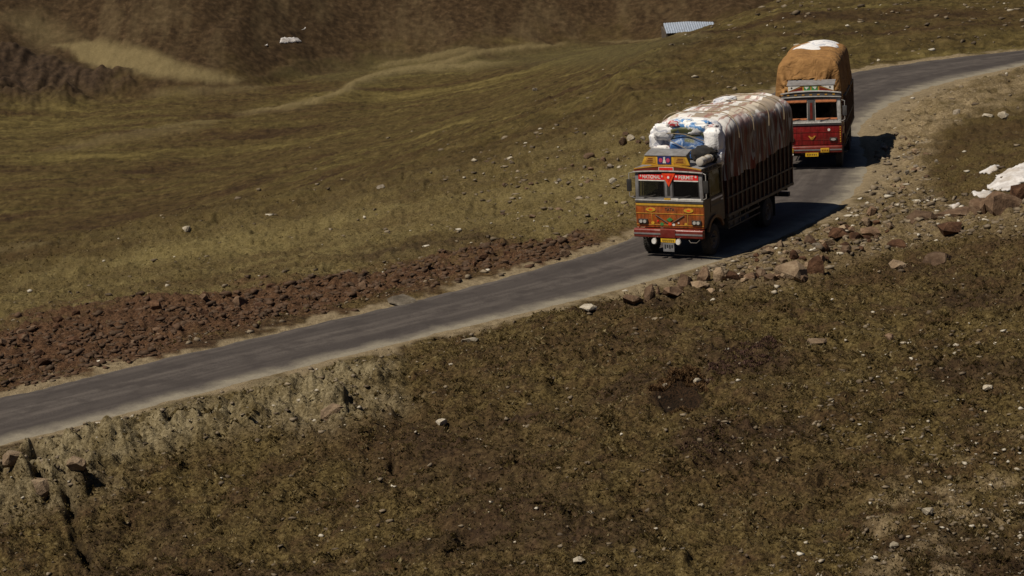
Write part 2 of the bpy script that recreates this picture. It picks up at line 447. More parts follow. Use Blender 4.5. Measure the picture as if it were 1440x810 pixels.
    c = mix(nt, fl, c, (.33, .29, .22))
    nt.links.new(c, bs.inputs['Base Color'])
    bs.inputs['Roughness'].default_value = .95
    bs.inputs['Specular IOR Level'].default_value = .15
    h = mathn(nt, 'ADD', mathn(nt, 'MULTIPLY', n_sm, .7), mathn(nt, 'MULTIPLY', n_ti, .3))
    bump(nt, bs, h, .9, .16)
    bn = bs.inputs['Normal'].links[0].from_node
    nt.links.new(mathn(nt, 'MULTIPLY', .9, mathn(nt, 'SUBTRACT', 1.0, mathn(nt, 'MULTIPLY', hill, .7))), bn.inputs['Strength'])
    return mt

def build_ground():
    az = np.concatenate([np.linspace(-180, -40, 26)[:-1], np.linspace(-40, -20, 40)[:-1], np.linspace(-20, 20, 860), np.linspace(20, 40, 40)[1:], np.linspace(40, 180, 26)[1:-1]])
    az = np.radians(az)
    rr = [0.5, 4, 9, 15, 20, 24]
    while rr[-1] < 160: rr.append(rr[-1] * (1.0034 if rr[-1] > 29 else 1.012))
    while rr[-1] < 288: rr.append(rr[-1] * 1.0052)
    while rr[-1] < 362: rr.append(rr[-1] + .42)
    while rr[-1] < 3000: rr.append(rr[-1] * 1.06)
    rr = np.array(rr)
    nr, na = len(rr), len(az)
    RR, AZ = np.meshgrid(rr, az, indexing='ij')
    x = (RR * np.sin(AZ)).ravel(); y = (RR * np.cos(AZ)).ravel()
    z = np.empty_like(x); A = np.empty((len(x), 4)); B = A.copy(); Cc = A.copy()
    step = 120000
    for s in range(0, len(x), step):
        e = slice(s, s + step)
        z[e], A[e], B[e], Cc[e] = ground(x[e], y[e], True)
    # behind the viewer everything stays below eye level
    back = (RR.ravel() < 24)
    z[back] = np.minimum(z[back], 4.0)
    i = np.arange(nr - 1)[:, None]; j = np.arange(na)[None, :]
    j2 = (j + 1) % na
    a = i * na + j; b = (i + 1) * na + j; c = (i + 1) * na + j2; d = i * na + j2
    F = np.stack([a, d, c, b], -1).reshape(-1, 4)
    me = bpy.data.meshes.new('ground')
    me.vertices.add(len(x)); me.vertices.foreach_set('co', np.c_[x, y, z].ravel().astype(np.float32))
    me.loops.add(F.size); me.loops.foreach_set('vertex_index', F.ravel().astype(np.int32))
    me.polygons.add(len(F)); me.polygons.foreach_set('loop_start', np.arange(0, F.size, 4, dtype=np.int32))
    me.polygons.foreach_set('use_smooth', np.ones(len(F), bool))
    for nm, V in (('mapa', A), ('mapb', B), ('mapc', Cc)):
        at = me.attributes.new(nm, 'FLOAT_COLOR', 'POINT'); at.data.foreach_set('color', V.ravel().astype(np.float32))
    me.update(); me.validate()
    me.materials.append(ground_material())
    o = bpy.data.objects.new('ground', me); col.objects.link(o)
    tag(o, 'brown and olive mountain ground falling away to a valley', 'ground', kind='structure')
build_ground()

# ------------------------------------------------------------------ road
def road_material():
    mt, nt, bs = newmat('asphalt')
    pos = N(nt, 'ShaderNodeNewGeometry').outputs['Position']
    a = N(nt, 'ShaderNodeAttribute', attribute_name='across').outputs['Fac']
    al = N(nt, 'ShaderNodeAttribute', attribute_name='along').outputs['Fac']
    cb = N(nt, 'ShaderNodeCombineXYZ'); nt.links.new(mathn(nt, 'MULTIPLY', al, .12), cb.inputs[0]); nt.links.new(mathn(nt, 'MULTIPLY', a, 5.0), cb.inputs[1])
    n_st = noise(nt, cb.outputs[0], 1.6, 5, .6)
    n_f = noise(nt, pos, 16, 5, .85); n_m = noise(nt, pos, 1.2, 4, .6)
    base = ramp(nt, n_f, [(.32, (.034, .028, .026)), (.68, (.095, .081, .074))])
    base = mix(nt, ramp(nt, n_st, [(.42, (0, 0, 0)), (.66, (.75, .75, .75))]), base, (.110, .094, .084))
    base = mix(nt, ramp(nt, n_m, [(.48, (0, 0, 0)), (.62, (.6, .6, .6))]), base, (.038, .031, .029))
    # worn wheel tracks either side of a darker middle
    tr = mathn(nt, 'ABSOLUTE', mathn(nt, 'SUBTRACT', mathn(nt, 'ABSOLUTE', a), .48))
    base = mix(nt, ramp(nt, tr, [(.06, (.5, .5, .5)), (.28, (0, 0, 0))]), base, (.040, .033, .031))
    # dust carried in from the shoulder
    ea = mathn(nt, 'ADD', mathn(nt, 'ADD', mathn(nt, 'ABSOLUTE', mathn(nt, 'ADD', a, -.11)), 0.0), mathn(nt, 'MULTIPLY', mathn(nt, 'SUBTRACT', n_m, .5), .5))
    dust = ramp(nt, ea, [(.72, (0, 0, 0)), (.90, (.45, .45, .45)), (1.05, (.9, .9, .9))])
    base = mix(nt, dust, base, ramp(nt, n_f, [(.3, (.20, .175, .135)), (.7, (.30, .27, .21))]))
    nt.links.new(base, bs.inputs['Base Color'])
    bs.inputs['Roughness'].default_value = .85
    bs.inputs['Specular IOR Level'].default_value = .3
    bump(nt, bs, n_f, .35, .01)
    return mt
def build_road():
    C = resample(chaikin(mid, 1), 1500)
    d0 = np.r_[0, np.cumsum(np.hypot(*np.diff(mid, axis=0).T))]
    dC = np.r_[0, np.cumsum(np.hypot(*np.diff(C, axis=0).T))]
    W = np.interp(dC / dC[-1] * d0[-1], d0, hw)
    T = np.gradient(C, axis=0); T /= np.linalg.norm(T, axis=1)[:, None]
    Nn = np.c_[-T[:, 1], T[:, 0]]
    K = 17
    q = np.linspace(-1, 1, K)
    edgeL = 1 + .08 * pnoise(dC / 1.3, dC * 0, 31) + .05 * pnoise(dC / .35, dC * 0, 32)
    edgeR = 1 + .08 * pnoise(dC / 1.3, dC * 0 + 9, 33) + .05 * pnoise(dC / .35, dC * 0 + 9, 34)
    me = bpy.data.meshes.new('road')
    V = []; ac = []; al = []
    for k, s in enumerate(q):
        e = edgeL if s > 0 else edgeR
        p = C + Nn * (W * s * e)[:, None]
        z = .012 - .045 * s * s + (.006 * pnoise(p[:, 0] / .9, p[:, 1] / .9, 35))
        if abs(s) == 1: z = z - .05
        V.append(np.c_[p, z]); ac.append(np.full(len(C), s)); al.append(dC)
    V = np.stack(V, 1).reshape(-1, 3); ac = np.stack(ac, 1).ravel(); al = np.stack(al, 1).ravel()
    i = np.arange(len(C) - 1)[:, None]; j = np.arange(K - 1)[None]
    F = np.stack([i * K + j, (i + 1) * K + j, (i + 1) * K + j + 1, i * K + j + 1], -1).reshape(-1, 4)
    me.from_pydata(V.tolist(), [], F.tolist())
    for nm, v in (('across', ac), ('along', al)):
        at = me.attributes.new(nm, 'FLOAT', 'POINT'); at.data.foreach_set('value', v.astype(np.float32))
    me.polygons.foreach_set('use_smooth', np.ones(len(F), bool))
    me.update()
    if me.polygons[len(F) // 2].normal.z < 0: me.flip_normals()
    me.materials.append(road_material())
    o = bpy.data.objects.new('road', me); col.objects.link(o)
    tag(o, 'narrow grey mountain road with dusty edges', 'road', kind='structure')
build_road()

# ------------------------------------------------------------------ mesh builder
ZMAP = None
def lift(z):
    return float(np.interp(z, [0, .13, .30, .48, .78, 1.6, 1.77, 2.5, 2.7, 3.3, 4.0], [0, .26, .50, .70, 1.0, 1.80, 1.98, 2.77, 2.93, 3.43, 4.12]))
class MB:
    def __init__(self): self.v = []; self.f = []; self.m = []; self.cm = 0; self.at = []
    def add(self, vs, fs):
        o = len(self.v); self.v += [tuple(p) for p in vs]
        for f in fs: self.f.append(tuple(o + i for i in f)); self.m.append(self.cm)
        return self
    def box(self, x0, x1, y0, y1, z0, z1):
        return self.add([(x0, y0, z0), (x1, y0, z0), (x1, y1, z0), (x0, y1, z0), (x0, y0, z1), (x1, y0, z1), (x1, y1, z1), (x0, y1, z1)],
                        [(0, 3, 2, 1), (4, 5, 6, 7), (0, 1, 5, 4), (1, 2, 6, 5), (2, 3, 7, 6), (3, 0, 4, 7)])
    def prism(self, poly, a, b, axis='y'):
        n = len(poly)
        def pt(p, t): return (p[0], t, p[1]) if axis == 'y' else ((t, p[0], p[1]) if axis == 'x' else (p[0], p[1], t))
        vs = [pt(p, a) for p in poly] + [pt(p, b) for p in poly]
        fs = [tuple(range(n)), tuple(range(2 * n - 1, n - 1, -1))] + [(i, n + i, n + (i + 1) % n, (i + 1) % n) for i in range(n)]
        return self.add(vs, fs)
    def tube(self, pts, r, n=8):
        pts = [Vector(p) for p in pts]; rings = []
        for i, p in enumerate(pts):
            t = (pts[min(i + 1, len(pts) - 1)] - pts[max(i - 1, 0)]).normalized()
            a = t.orthogonal().normalized(); b = t.cross(a)
            if i and abs(t.dot(pt_)) > .2:
                a = (la - t * la.dot(t)).normalized(); b = t.cross(a)
            la = a; pt_ = t
            rr = r[i] if isinstance(r, (list, tuple)) else r
            rings.append([p + a * rr * math.cos(2 * math.pi * k / n) + b * rr * math.sin(2 * math.pi * k / n) for k in range(n)])
        vs = [v for q in rings for v in q]; fs = []
        for i in range(len(rings) - 1):
            for k in range(n): fs.append((i * n + k, i * n + (k + 1) % n, (i + 1) * n + (k + 1) % n, (i + 1) * n + k))
        fs += [tuple(reversed(range(n))), tuple(range((len(rings) - 1) * n, len(rings) * n))]
        return self.add(vs, fs)
    def lathe(self, prof, c, axis='x', n=28):
        """prof: (radius, offset) closed ring"""
        vs = []; fs = []; m_ = len(prof)
        for k in range(n):
            a = 2 * math.pi * k / n
            for r, w in prof:
                p = (w, r * math.cos(a), r * math.sin(a)) if axis == 'x' else (r * math.cos(a), w, r * math.sin(a))
                vs.append((c[0] + p[0], c[1] + p[1], c[2] + p[2]))
        for k in range(n):
            for i in range(m_):
                i2 = (i + 1) % m_; k2 = (k + 1) % n
                fs.append((k * m_ + i, k * m_ + i2, k2 * m_ + i2, k2 * m_ + i))
        return self.add(vs, fs)
    def disc(self, c, rx, rz, y0, y1, n=20):
        return self.prism([(c[0] + rx * math.cos(2 * math.pi * k / n), c[1] + rz * math.sin(2 * math.pi * k / n)) for k in range(n)], y0, y1)
    def build(self, name, mats, parent=None, bevel=0.0, smooth=False, warp=None, seg=2):
        me = bpy.data.meshes.new(name)
        vs = [warp(p) for p in self.v] if warp else self.v
        if ZMAP: vs = [(p[0], p[1], ZMAP(p[2])) for p in vs]
        me.from_pydata(vs, [], self.f)
        me.polygons.foreach_set('material_index', self.m)
        for mt in (mats if isinstance(mats, (list, tuple)) else [mats]): me.materials.append(mt)
        bm = bmesh.new(); bm.from_mesh(me)
        bmesh.ops.recalc_face_normals(bm, faces=bm.faces)
        if bevel:
            ed = [e for e in bm.edges if len(e.link_faces) == 2 and e.calc_face_angle(0) > .5]
            bmesh.ops.bevel(bm, geom=ed, offset=bevel, segments=seg, profile=.6, affect='EDGES', clamp_overlap=True)
        if smooth or bevel:
            for f in bm.faces: f.smooth = True
            for e in bm.edges:
                if len(e.link_faces) == 2 and e.calc_face_angle(0) > .7: e.smooth = False
        bm.to_mesh(me); bm.free()
        o = bpy.data.objects.new(name, me); col.objects.link(o)
        if parent: o.parent = parent
        return o
def empty(name, loc, rz=0.0, tilt=(0, 0)):
    o = bpy.data.objects.new(name, None); col.objects.link(o)
    o.location = loc; o.rotation_euler = (tilt[0], tilt[1], rz); o.empty_display_size = .3
    return o
def text(body, size, loc, mt, parent, name='lettering', width=None):
    cu_ = bpy.data.curves.new(name, 'FONT'); cu_.body = body; cu_.size = size; cu_.extrude = .002
    cu_.align_x = 'CENTER'; cu_.align_y = 'CENTER'; cu_.offset = size * .018
    t = bpy.data.objects.new(name, cu_); col.objects.link(t)
    dg = bpy.context.evaluated_depsgraph_get(); dg.update()
    me = bpy.data.meshes.new_from_object(t.evaluated_get(dg))
    bpy.data.objects.remove(t); bpy.data.curves.remove(cu_)
    xs = [v.co.x for v in me.vertices]; w = max(xs) - min(xs)
    s = (width / w) if width else 1
    for v in me.vertices:
        v.co = Vector((v.co.x * s + loc[0], loc[1] - v.co.z, (ZMAP or float)(v.co.y + loc[2])))
    me.materials.clear(); me.materials.append(mt)
    o = bpy.data.objects.new(name, me); col.objects.link(o); o.parent = parent
    return o

# ------------------------------------------------------------------ object materials
def paint(name, c, rough=.4, metal=0.0, var=.25, dirt=.25, scale=6, spec=.5, dirtc=(.16, .12, .08), bmp=0.0):
    mt, nt, bs = newmat(name)
    pos = N(nt, 'ShaderNodeTexCoord').outputs['Object']
    n1 = noise(nt, pos, scale, 5, .65); n2 = noise(nt, pos, scale * .35, 4, .6)
    lo = tuple(v * (1 - var) for v in c); hi = tuple(min(1, v * (1 + var)) for v in c)
    k = ramp(nt, n1, [(.3, lo), (.7, hi)])
    k = mix(nt, mathn(nt, 'MULTIPLY', ramp(nt, n2, [(.42, (0, 0, 0)), (.72, (1, 1, 1))]), dirt), k, dirtc)
    nt.links.new(k, bs.inputs['Base Color'])
    rr = ramp(nt, n1, [(.3, (max(0, rough - .1),) * 3), (.7, (min(1, rough + .15),) * 3)])
    nt.links.new(rr, bs.inputs['Roughness'])
    bs.inputs['Metallic'].default_value = metal
    bs.inputs['Specular IOR Level'].default_value = spec
    if bmp: bump(nt, bs, n1, bmp, .02)
    return mt
M = dict(
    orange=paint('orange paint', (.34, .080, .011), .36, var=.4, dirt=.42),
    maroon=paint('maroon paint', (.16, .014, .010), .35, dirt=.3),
    red=paint('red paint', (.23, .010, .010), .36, var=.35, dirt=.4, dirtc=(.09, .03, .02)),
    brightred=paint('bright red film', (.75, .02, .02), .4, dirt=.05),
    trired=paint('orange red plate', (.85, .07, .015), .4, dirt=.05),
    yellow=paint('yellow paint', (.62, .36, .03), .4, dirt=.2),
    gold=paint('gold paint', (.50, .26, .04), .4, dirt=.25),
    white=paint('white paint', (.78, .76, .72), .4, dirt=.12),
    salmon=paint('salmon fringe', (.70, .25, .10), .7, dirt=.1),
    blue=paint('blue paint', (.02, .03, .16), .4, dirt=.1),
    pink=paint('pink paint', (.55, .06, .14), .5, dirt=.05),
    green=paint('green paint', (.04, .22, .06), .5, dirt=.1),
    chrome=paint('bright steel', (.62, .61, .59), .28, metal=.3, dirt=.2, dirtc=(.3, .27, .22)),
    grey=paint('grey sheet', (.20, .20, .21), .5, dirt=.3),
    dgrey=paint('dark grey sheet', (.07, .07, .075), .55, dirt=.3),
    black=paint('black rubber', (.018, .018, .019), .75, var=.3, dirt=.35, dirtc=(.09, .07, .05)),
    tyre=paint('tyre rubber', (.022, .021, .020), .85, var=.3, dirt=.45, dirtc=(.10, .08, .055)),
    frame=paint('chassis paint', (.030, .026, .024), .6, dirt=.5, dirtc=(.09, .07, .05)),
    rim=paint('wheel rim', (.12, .10, .08), .6, dirt=.5),
    wood=paint('body boards', (.018, .009, .008), .6, var=.4, dirt=.1, scale=4),  # boards, ribs and rail darkened: shade of the cargo side put into their colour
    woodred=paint('red body ribs', (.052, .010, .008), .5, var=.3, dirt=.08),
    rail=paint('body rail', (.075, .062, .052), .55, dirt=.3),
    shadecream=paint('shade darkened cream side', (.10, .075, .050), .5, dirt=.4),  # cream darkened so the paint itself carries the shade of the cab side
    fender=paint('ochre fender', (.13, .06, .022), .5, dirt=.3),
    seat=paint('seat cloth', (.09, .03, .02), .9),
    rope=paint('rope', (.30, .24, .16), .95, dirt=.2),
    cloth=paint('black cloth', (.012, .012, .014), .9, bmp=.4),
    roll=paint('pale rolled sheet', (.52, .49, .45), .8, dirt=.25, bmp=.3),
    metalroof=paint('bluish sheet roof', (.40, .46, .56), .4, metal=.2, dirt=.2),
    stonewall=paint('dark stone wall', (.07, .055, .045), .95, dirt=.4, bmp=.6),
    plateyel=paint('yellow number plate', (.70, .42, .02), .5, dirt=.15),
)
def ornate(mt, gold, dark):
    nt = mt.node_tree; bs = nt.nodes['Principled BSDF']; src = bs.inputs['Base Color'].links[0].from_socket
    oc = N(nt, 'ShaderNodeTexCoord').outputs['Object']
    v = N(nt, 'ShaderNodeTexVoronoi', i_Scale=9.0); nt.links.new(oc, v.inputs['Vector'])
    c = mix(nt, ramp(nt, v.outputs['Distance'], [(.16, (.75, .75, .75)), (.22, (0, 0, 0))]), src, gold)
    mp2 = N(nt, 'ShaderNodeMapping'); mp2.inputs['Scale'].default_value = (14, 14, 1.2); nt.links.new(oc, mp2.inputs[0])
    c = mix(nt, ramp(nt, noise(nt, mp2.outputs[0], 1.0, 4, .6), [(.48, (0, 0, 0)), (.64, (.7, .7, .7))]), c, dark)
    nt.links.new(c, bs.inputs['Base Color'])
ornate(M['orange'], (.40, .17, .02), (.11, .024, .006))
ornate(M['red'], (.22, .02, .014), (.085, .006, .006))
def glass_mat():
    mt, nt, bs = newmat('window glass')
    bs.inputs['Base Color'].default_value = (.28, .31, .30, 1)
    bs.inputs['Transmission Weight'].default_value = 1.0
    bs.inputs['Roughness'].default_value = .03
    bs.inputs['IOR'].default_value = 1.45
    p = N(nt, 'ShaderNodeTexCoord').outputs['Object']
    nt.links.new(ramp(nt, noise(nt, p, 3, 4), [(.4, (.03, .03, .03)), (.8, (.3, .3, .3))]), bs.inputs['Roughness'])
    return mt
M['glass'] = glass_mat()
def lens_mat():
    mt, nt, bs = newmat('lamp lens')
    bs.inputs['Base Color'].default_value = (.85, .85, .82, 1); bs.inputs['Roughness'].default_value = .08
    bs.inputs['Metallic'].default_value = .6
    p = N(nt, 'ShaderNodeTexCoord').outputs['Object']
    bump(nt, bs, noise(nt, p, 60, 2), .3, .01)
    return mt
M['lens'] = lens_mat()

def tarp_striped():
    mt, nt, bs = newmat('printed tarpaulin')
    oc = N(nt, 'ShaderNodeTexCoord').outputs['Object']
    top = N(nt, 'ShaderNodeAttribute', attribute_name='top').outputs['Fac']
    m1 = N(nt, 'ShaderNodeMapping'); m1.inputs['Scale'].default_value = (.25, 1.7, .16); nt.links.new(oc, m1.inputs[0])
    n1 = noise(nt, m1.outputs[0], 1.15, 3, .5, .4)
    side = ramp(nt, n1, [(.0, (.10, .04, .03)), (.36, (.09, .07, .065)), (.41, (.15, .018, .013)), (.45, (.09, .05, .045)), (.475, (.36, .35, .34)), (.50, (.12, .07, .06)), (.53, (.13, .016, .013)), (.56, (.12, .09, .08)), (.58, (.30, .29, .28)), (.61, (.17, .018, .014)), (.66, (.10, .075, .07)), (.70, (.40, .39, .38))], 'CONSTANT')  # striped print, its colours darkened to hold the shade of the hanging sides
    m2 = N(nt, 'ShaderNodeMapping'); m2.inputs['Scale'].default_value = (1.35, .16, .3); nt.links.new(oc, m2.inputs[0])
    n2 = noise(nt, m2.outputs[0], 1.4, 3, .55, .4)
    wv = N(nt, 'ShaderNodeVectorMath', operation='ADD'); nt.links.new(m2.outputs[0], wv.inputs[0])
    nz = N(nt, 'ShaderNodeTexNoise', i_Scale=1.6, i_Detail=3); nt.links.new(oc, nz.inputs['Vector'])
    nv = N(nt, 'ShaderNodeVectorMath', operation='SCALE'); nt.links.new(nz.outputs['Color'], nv.inputs[0]); nv.inputs['Scale'].default_value = .45
    nt.links.new(nv.outputs[0], wv.inputs[1])
    vc = N(nt, 'ShaderNodeTexVoronoi', i_Scale=1.9); nt.links.new(wv.outputs[0], vc.inputs['Vector'])
    sc_ = N(nt, 'ShaderNodeSeparateColor'); nt.links.new(vc.outputs['Color'], sc_.inputs[0])
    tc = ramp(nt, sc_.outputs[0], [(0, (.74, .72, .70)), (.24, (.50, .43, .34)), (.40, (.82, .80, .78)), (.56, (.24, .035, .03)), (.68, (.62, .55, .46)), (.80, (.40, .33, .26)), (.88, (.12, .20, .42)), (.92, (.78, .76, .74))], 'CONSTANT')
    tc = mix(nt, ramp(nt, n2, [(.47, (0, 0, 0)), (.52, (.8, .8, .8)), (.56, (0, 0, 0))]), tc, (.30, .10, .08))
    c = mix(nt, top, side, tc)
    nt.links.new(c, bs.inputs['Base Color'])
    bs.inputs['Roughness'].default_value = .38
    w = noise(nt, m1.outputs[0], 3.2, 4, .6, .4)
    bump(nt, bs, w, .8, .09)
    return mt
def sack_mat(name, base, deco, thr=.56, scale=1.7, seed=0.0):
    mt, nt, bs = newmat(name)
    oc = N(nt, 'ShaderNodeTexCoord').outputs['Object']
    mpn = N(nt, 'ShaderNodeMapping'); mpn.inputs['Location'].default_value = (seed, seed * .7, seed * 1.3); nt.links.new(oc, mpn.inputs[0])
    n1 = noise(nt, mpn.outputs[0], scale, 2, .5, 1.5)
    c = ramp(nt, n1, [(0, base), (thr - .03, base), (thr, deco), (thr + .09, deco), (thr + .12, base)])
    nt.links.new(c, bs.inputs['Base Color']); bs.inputs['Roughness'].default_value = .5
    bump(nt, bs, noise(nt, mpn.outputs[0], 7, 4, .6, .8), .6, .05)
    return mt
def canvas_mat():
    mt, nt, bs = newmat('tan canvas')
    oc = N(nt, 'ShaderNodeTexCoord').outputs['Object']
    n1 = noise(nt, oc, 2.2, 5, .65); n2 = noise(nt, oc, 26, 3, .6)
    c = ramp(nt, n1, [(.3, (.19, .092, .026)), (.55, (.29, .148, .045)), (.75, (.36, .195, .066))])
    c = mix(nt, ramp(nt, n2, [(.55, (0, 0, 0)), (.85, (.25, .25, .25))]), c, (.18, .09, .03))
    nt.links.new(c, bs.inputs['Base Color']); bs.inputs['Roughness'].default_value = .85
    bump(nt, bs, noise(nt, oc, 3.0, 3, .5, 1.2), .8, .10)
    return mt
M['tarp'] = tarp_striped()
M['sackblue'] = sack_mat('white sack with blue print', (.84, .86, .88), (.10, .28, .60), .56, 2.0)
M['sackred'] = sack_mat('white sack with red print', (.74, .72, .72), (.42, .03, .04), .56, 2.6, 3.1)
M['sackwhite'] = sack_mat('white sack', (.86, .86, .88), (.55, .57, .65), .6, 2.0, 6.2)
def sheet_mat():
    mt, nt, bs = newmat('olive and blue sheet')
    oc = N(nt, 'ShaderNodeTexCoord').outputs['Object']
    sp = N(nt, 'ShaderNodeSeparateXYZ'); nt.links.new(oc, sp.inputs[0])
    n1 = noise(nt, oc, 1.6, 3, .5, 1.0)
    h = mathn(nt, 'ADD', mathn(nt, 'MULTIPLY', mathn(nt, 'SUBTRACT', sp.outputs[2], 2.45), .9), n1)
    c = ramp(nt, h, [(.30, (.05, .15, .40)), (.40, (.42, .50, .62)), (.46, (.04, .12, .33)), (.60, (.05, .09, .17)), (.66, (.085, .095, .04)), (.9, (.12, .13, .06))])
    nt.links.new(c, bs.inputs['Base Color']); bs.inputs['Roughness'].default_value = .5
    bump(nt, bs, noise(nt, oc, 6, 4, .6, .8), .6, .05)
    return mt
M['sheet'] = sheet_mat()
M['canvas'] = canvas_mat()

# ------------------------------------------------------------------ trucks
def cabwarp(p):
    x, y, z = p
    k = 1 - .028 * max(0.0, z - 1.5) / 1.0
    return (x * k, y, z)

def wheel(parent, x, y, r=.5, w=.27, side=1):
    t = MB(); h = w / 2
    t.lathe([(r * .58, -h), (r * .86, -h), (r * .97, -h * .8), (r, -h * .45), (r, h * .45), (r * .97, h * .8), (r * .86, h), (r * .58, h)], (x, y, r), n=36)
    for k in range(36):                       # tread blocks
        a = 2 * math.pi * k / 36
        c, s = math.cos(a), math.sin(a)
        for sx in (-1, 1):
            q = []
            for dr_ in (0, .018):
                for da in (-.05, .05):
                    rr_ = r + dr_ - .004
                    q.append((y + rr_ * math.cos(a + da), r + rr_ * math.sin(a + da)))
            t.add([(x + sx * h * .12, *q[0]), (x + sx * h * .12, *q[1]), (x + sx * h * .8, *q[1]), (x + sx * h * .8, *q[0]),
                   (x + sx * h * .12, *q[2]), (x + sx * h * .12, *q[3]), (x + sx * h * .8, *q[3]), (x + sx * h * .8, *q[2])],
                  [(0, 1, 2, 3), (7, 6, 5, 4), (0, 4, 5, 1), (1, 5, 6, 2), (2, 6, 7, 3), (3, 7, 4, 0)])
    e = bpy.data.objects.new('wheel', None); col.objects.link(e); e.parent = parent
    t.build('tyre', M['tyre'], e, smooth=True)
    q = MB()
    o = side * h
    q.lathe([(.0, o * .35), (r * .22, o * .35), (r * .24, o * .9), (r * .30, o * .9), (r * .34, o * .4), (r * .50, o * .55), (r * .58, o * .98), (r * .60, o * .98), (r * .60, -o * .9), (.0, -o * .9)], (x, y, r), n=24)
    b = q
    for k in range(8):
        a = 2 * math.pi * k / 8
        b.lathe([(0, o * .35), (.022, o * .35), (.022, o * .75), (0, o * .75)], (x, y + r * .42 * math.cos(a), r + r * .42 * math.sin(a)), n=6)
    q.build('rim', M['rim'], e, smooth=True)

def arch_poly(w, z0, z1, rise0, rise1, n=14):
    top = [(-w + 2 * w * k / n, z1 + rise1 * (1 - (2 * k / n - 1) ** 2)) for k in range(n + 1)]
    bot = [(w - 2 * w * k / n, z0 + rise0 * (1 - (1 - 2 * k / n) ** 2)) for k in range(n + 1)]
    return top + bot

def build_truck(loc, rz, s):
    """local axes: y runs from the front bumper to the tail, x to the right of a viewer facing the front"""
    t = empty('cargo_truck', loc, rz)
    tag(t, s['label'], 'truck', 'decorated cargo trucks on the mountain road')
    L = s['length']; body = s['body']
    cw = cabwarp
    CL = 1.75
    # --- chassis
    c = MB()
    for x in (-.42, .42): c.box(x - .05, x + .05, .15, L - .15, .62, .86)
    for y in (.3, 1.9, 3.4, 5.0, L - .3): c.box(-.42, .42, y - .05, y + .05, .66, .82)
    c.tube([(-.95, .85, .5), (.95, .85, .5)], .07, 8); c.tube([(-.95, s['rear'], .5), (.95, s['rear'], .5)], .09, 8)
    c.lathe([(0, -.2), (.2, -.14), (.24, 0), (.2, .14), (0, .2)], (0, s['rear'], .5), n=16)
    c.tube([(0, 1.9, .6), (0, s['rear'], .52)], .05, 8)
    c.box(-.4, .4, .35, 1.5, .55, 1.0)
    c.build('chassis', M['frame'], t, bevel=.01)
    for x in (-1.02, 1.02):
        wheel(t, x, .85, side=1 if x > 0 else -1)
    for x in (-1.06, -.76, .76, 1.06):
        wheel(t, x, s['rear'], w=.25, side=1 if x > 0 else -1)
    ft = MB(); ft.box(.62, 1.12, 2.35, 3.35, .55, 1.0); ft.build('fuel_tank', M['dgrey'], t, bevel=.06)
    for x in (-.9, .9):
        mf = MB(); mf.box(x - .3, x + .3, s['rear'] + .62, s['rear'] + .64, .25, .95); mf.build('mud_flap', M['black'], t)
    # --- front
    global ZMAP
    ZMAP = lift
    fp = MB()
    fp.prism([(-1.17, .78), (1.17, .78), (1.19, 1.2), (1.19, 1.60), (-1.19, 1.60), (-1.19, 1.2)], 0.0, .05)
    fp.build('front_panel', s['panel'], t, bevel=.012)
    if s['kind'] == 'orange':
        q = MB()
        for z in (.86, 1.24, 1.50): q.box(-1.17, 1.17, -.012, .0, z, z + .022)
        for x in (-.62, .62): q.box(x - .01, x + .01, -.010, .0, .88, 1.24)
        q.build('seam_trim', M['gold'], t)
        q = MB(); q.box(-1.17, 1.17, -.016, .0, 1.526, 1.592); q.build('fringe_band', M['yellow'], t)
        for x in (-.66, .66):
            q = MB(); q.disc((x, 1.375), .17, .07, -.014, 0); o = q.build('painted_flower', M['yellow'], t)
            q = MB(); q.disc((x, 1.375), .07, .03, -.019, -.013); q.build('flower_centre', M['trired'], o)
        text('TATA', .15, (0, -.004, 1.385), M['black'], t, 'maker_lettering', .34)
        for sg in (-1, 1):
            q = MB(); q.tube([(sg * .50, -.016, 1.20), (sg * .06, -.016, .93)], .015, 6); q.build('chevron_arm', M['rail'], t)
        q = MB(); q.prism([(0, .98), (.11, 1.055), (0, 1.13), (-.11, 1.055)], -.022, 0); q.build('badge', M['green'], t)
        for x, z, r_, mm in ((-.6, .93, .06, 'yellow'), (-.28, .90, .065, 'green'), (.0, .91, .07, 'trired'), (.13, .89, .05, 'white'), (.55, .92, .05, 'yellow'), (.30, .95, .03, 'white'), (-.42, 1.0, .03, 'brightred')):
            q = MB(); q.disc((x, z), r_, r_ * .8, -.016, 0, 10); q.build('painted_ornament', M[mm], t)
        for x in (-.93, .93):
            h = MB(); h.box(x - .16, x + .16, -.05, 0.0, .90, 1.06); ho = h.build('headlight', M['black'], t, bevel=.015)
            for dx in (-.065, .065):
                l = MB(); l.disc((x + dx, .98), .055, .055, -.066, -.045, 16); l.build('lens', M['lens'], ho)
    else:
        q = MB()
        for z in (.98, 1.30): q.box(-1.17, 1.17, -.010, .0, z, z + .016)
        for x in (-.45, .45): q.box(x - .008, x + .008, -.009, .0, .80, 1.30)
        q.build('seam_trim', M['maroon'], t)
        q = MB()
        for sg in (-1, 1):
            q.prism([(sg * .02, .98), (sg * .15, 1.16), (sg * .08, 1.16), (0, 1.06)], -.025, 0)
        q.prism([(-.06, 1.10), (.06, 1.10), (0, 1.02)], -.03, -.001)
        q.build('badge', M['gold'], t)
        q = MB(); q.disc((.68, 1.40), .055, .055, -.012, 0, 14); q.build('painted_ornament', M['white'], t)
        q = MB()
        for k in range(7): q.box(1.11, 1.15, -.012, 0, .88 + .1 * k, .93 + .1 * k)
        q.build('edge_dashes', M['yellow'], t)
        for x in (-.85, .85):
            h = MB(); h.box(x - .15, x + .15, -.05, 0, .93, 1.08); ho = h.build('headlight', M['black'], t, bevel=.03)
            l = MB(); l.disc((x, 1.005), .10, .05, -.064, -.045, 16); l.build('lens', M['lens'], ho)
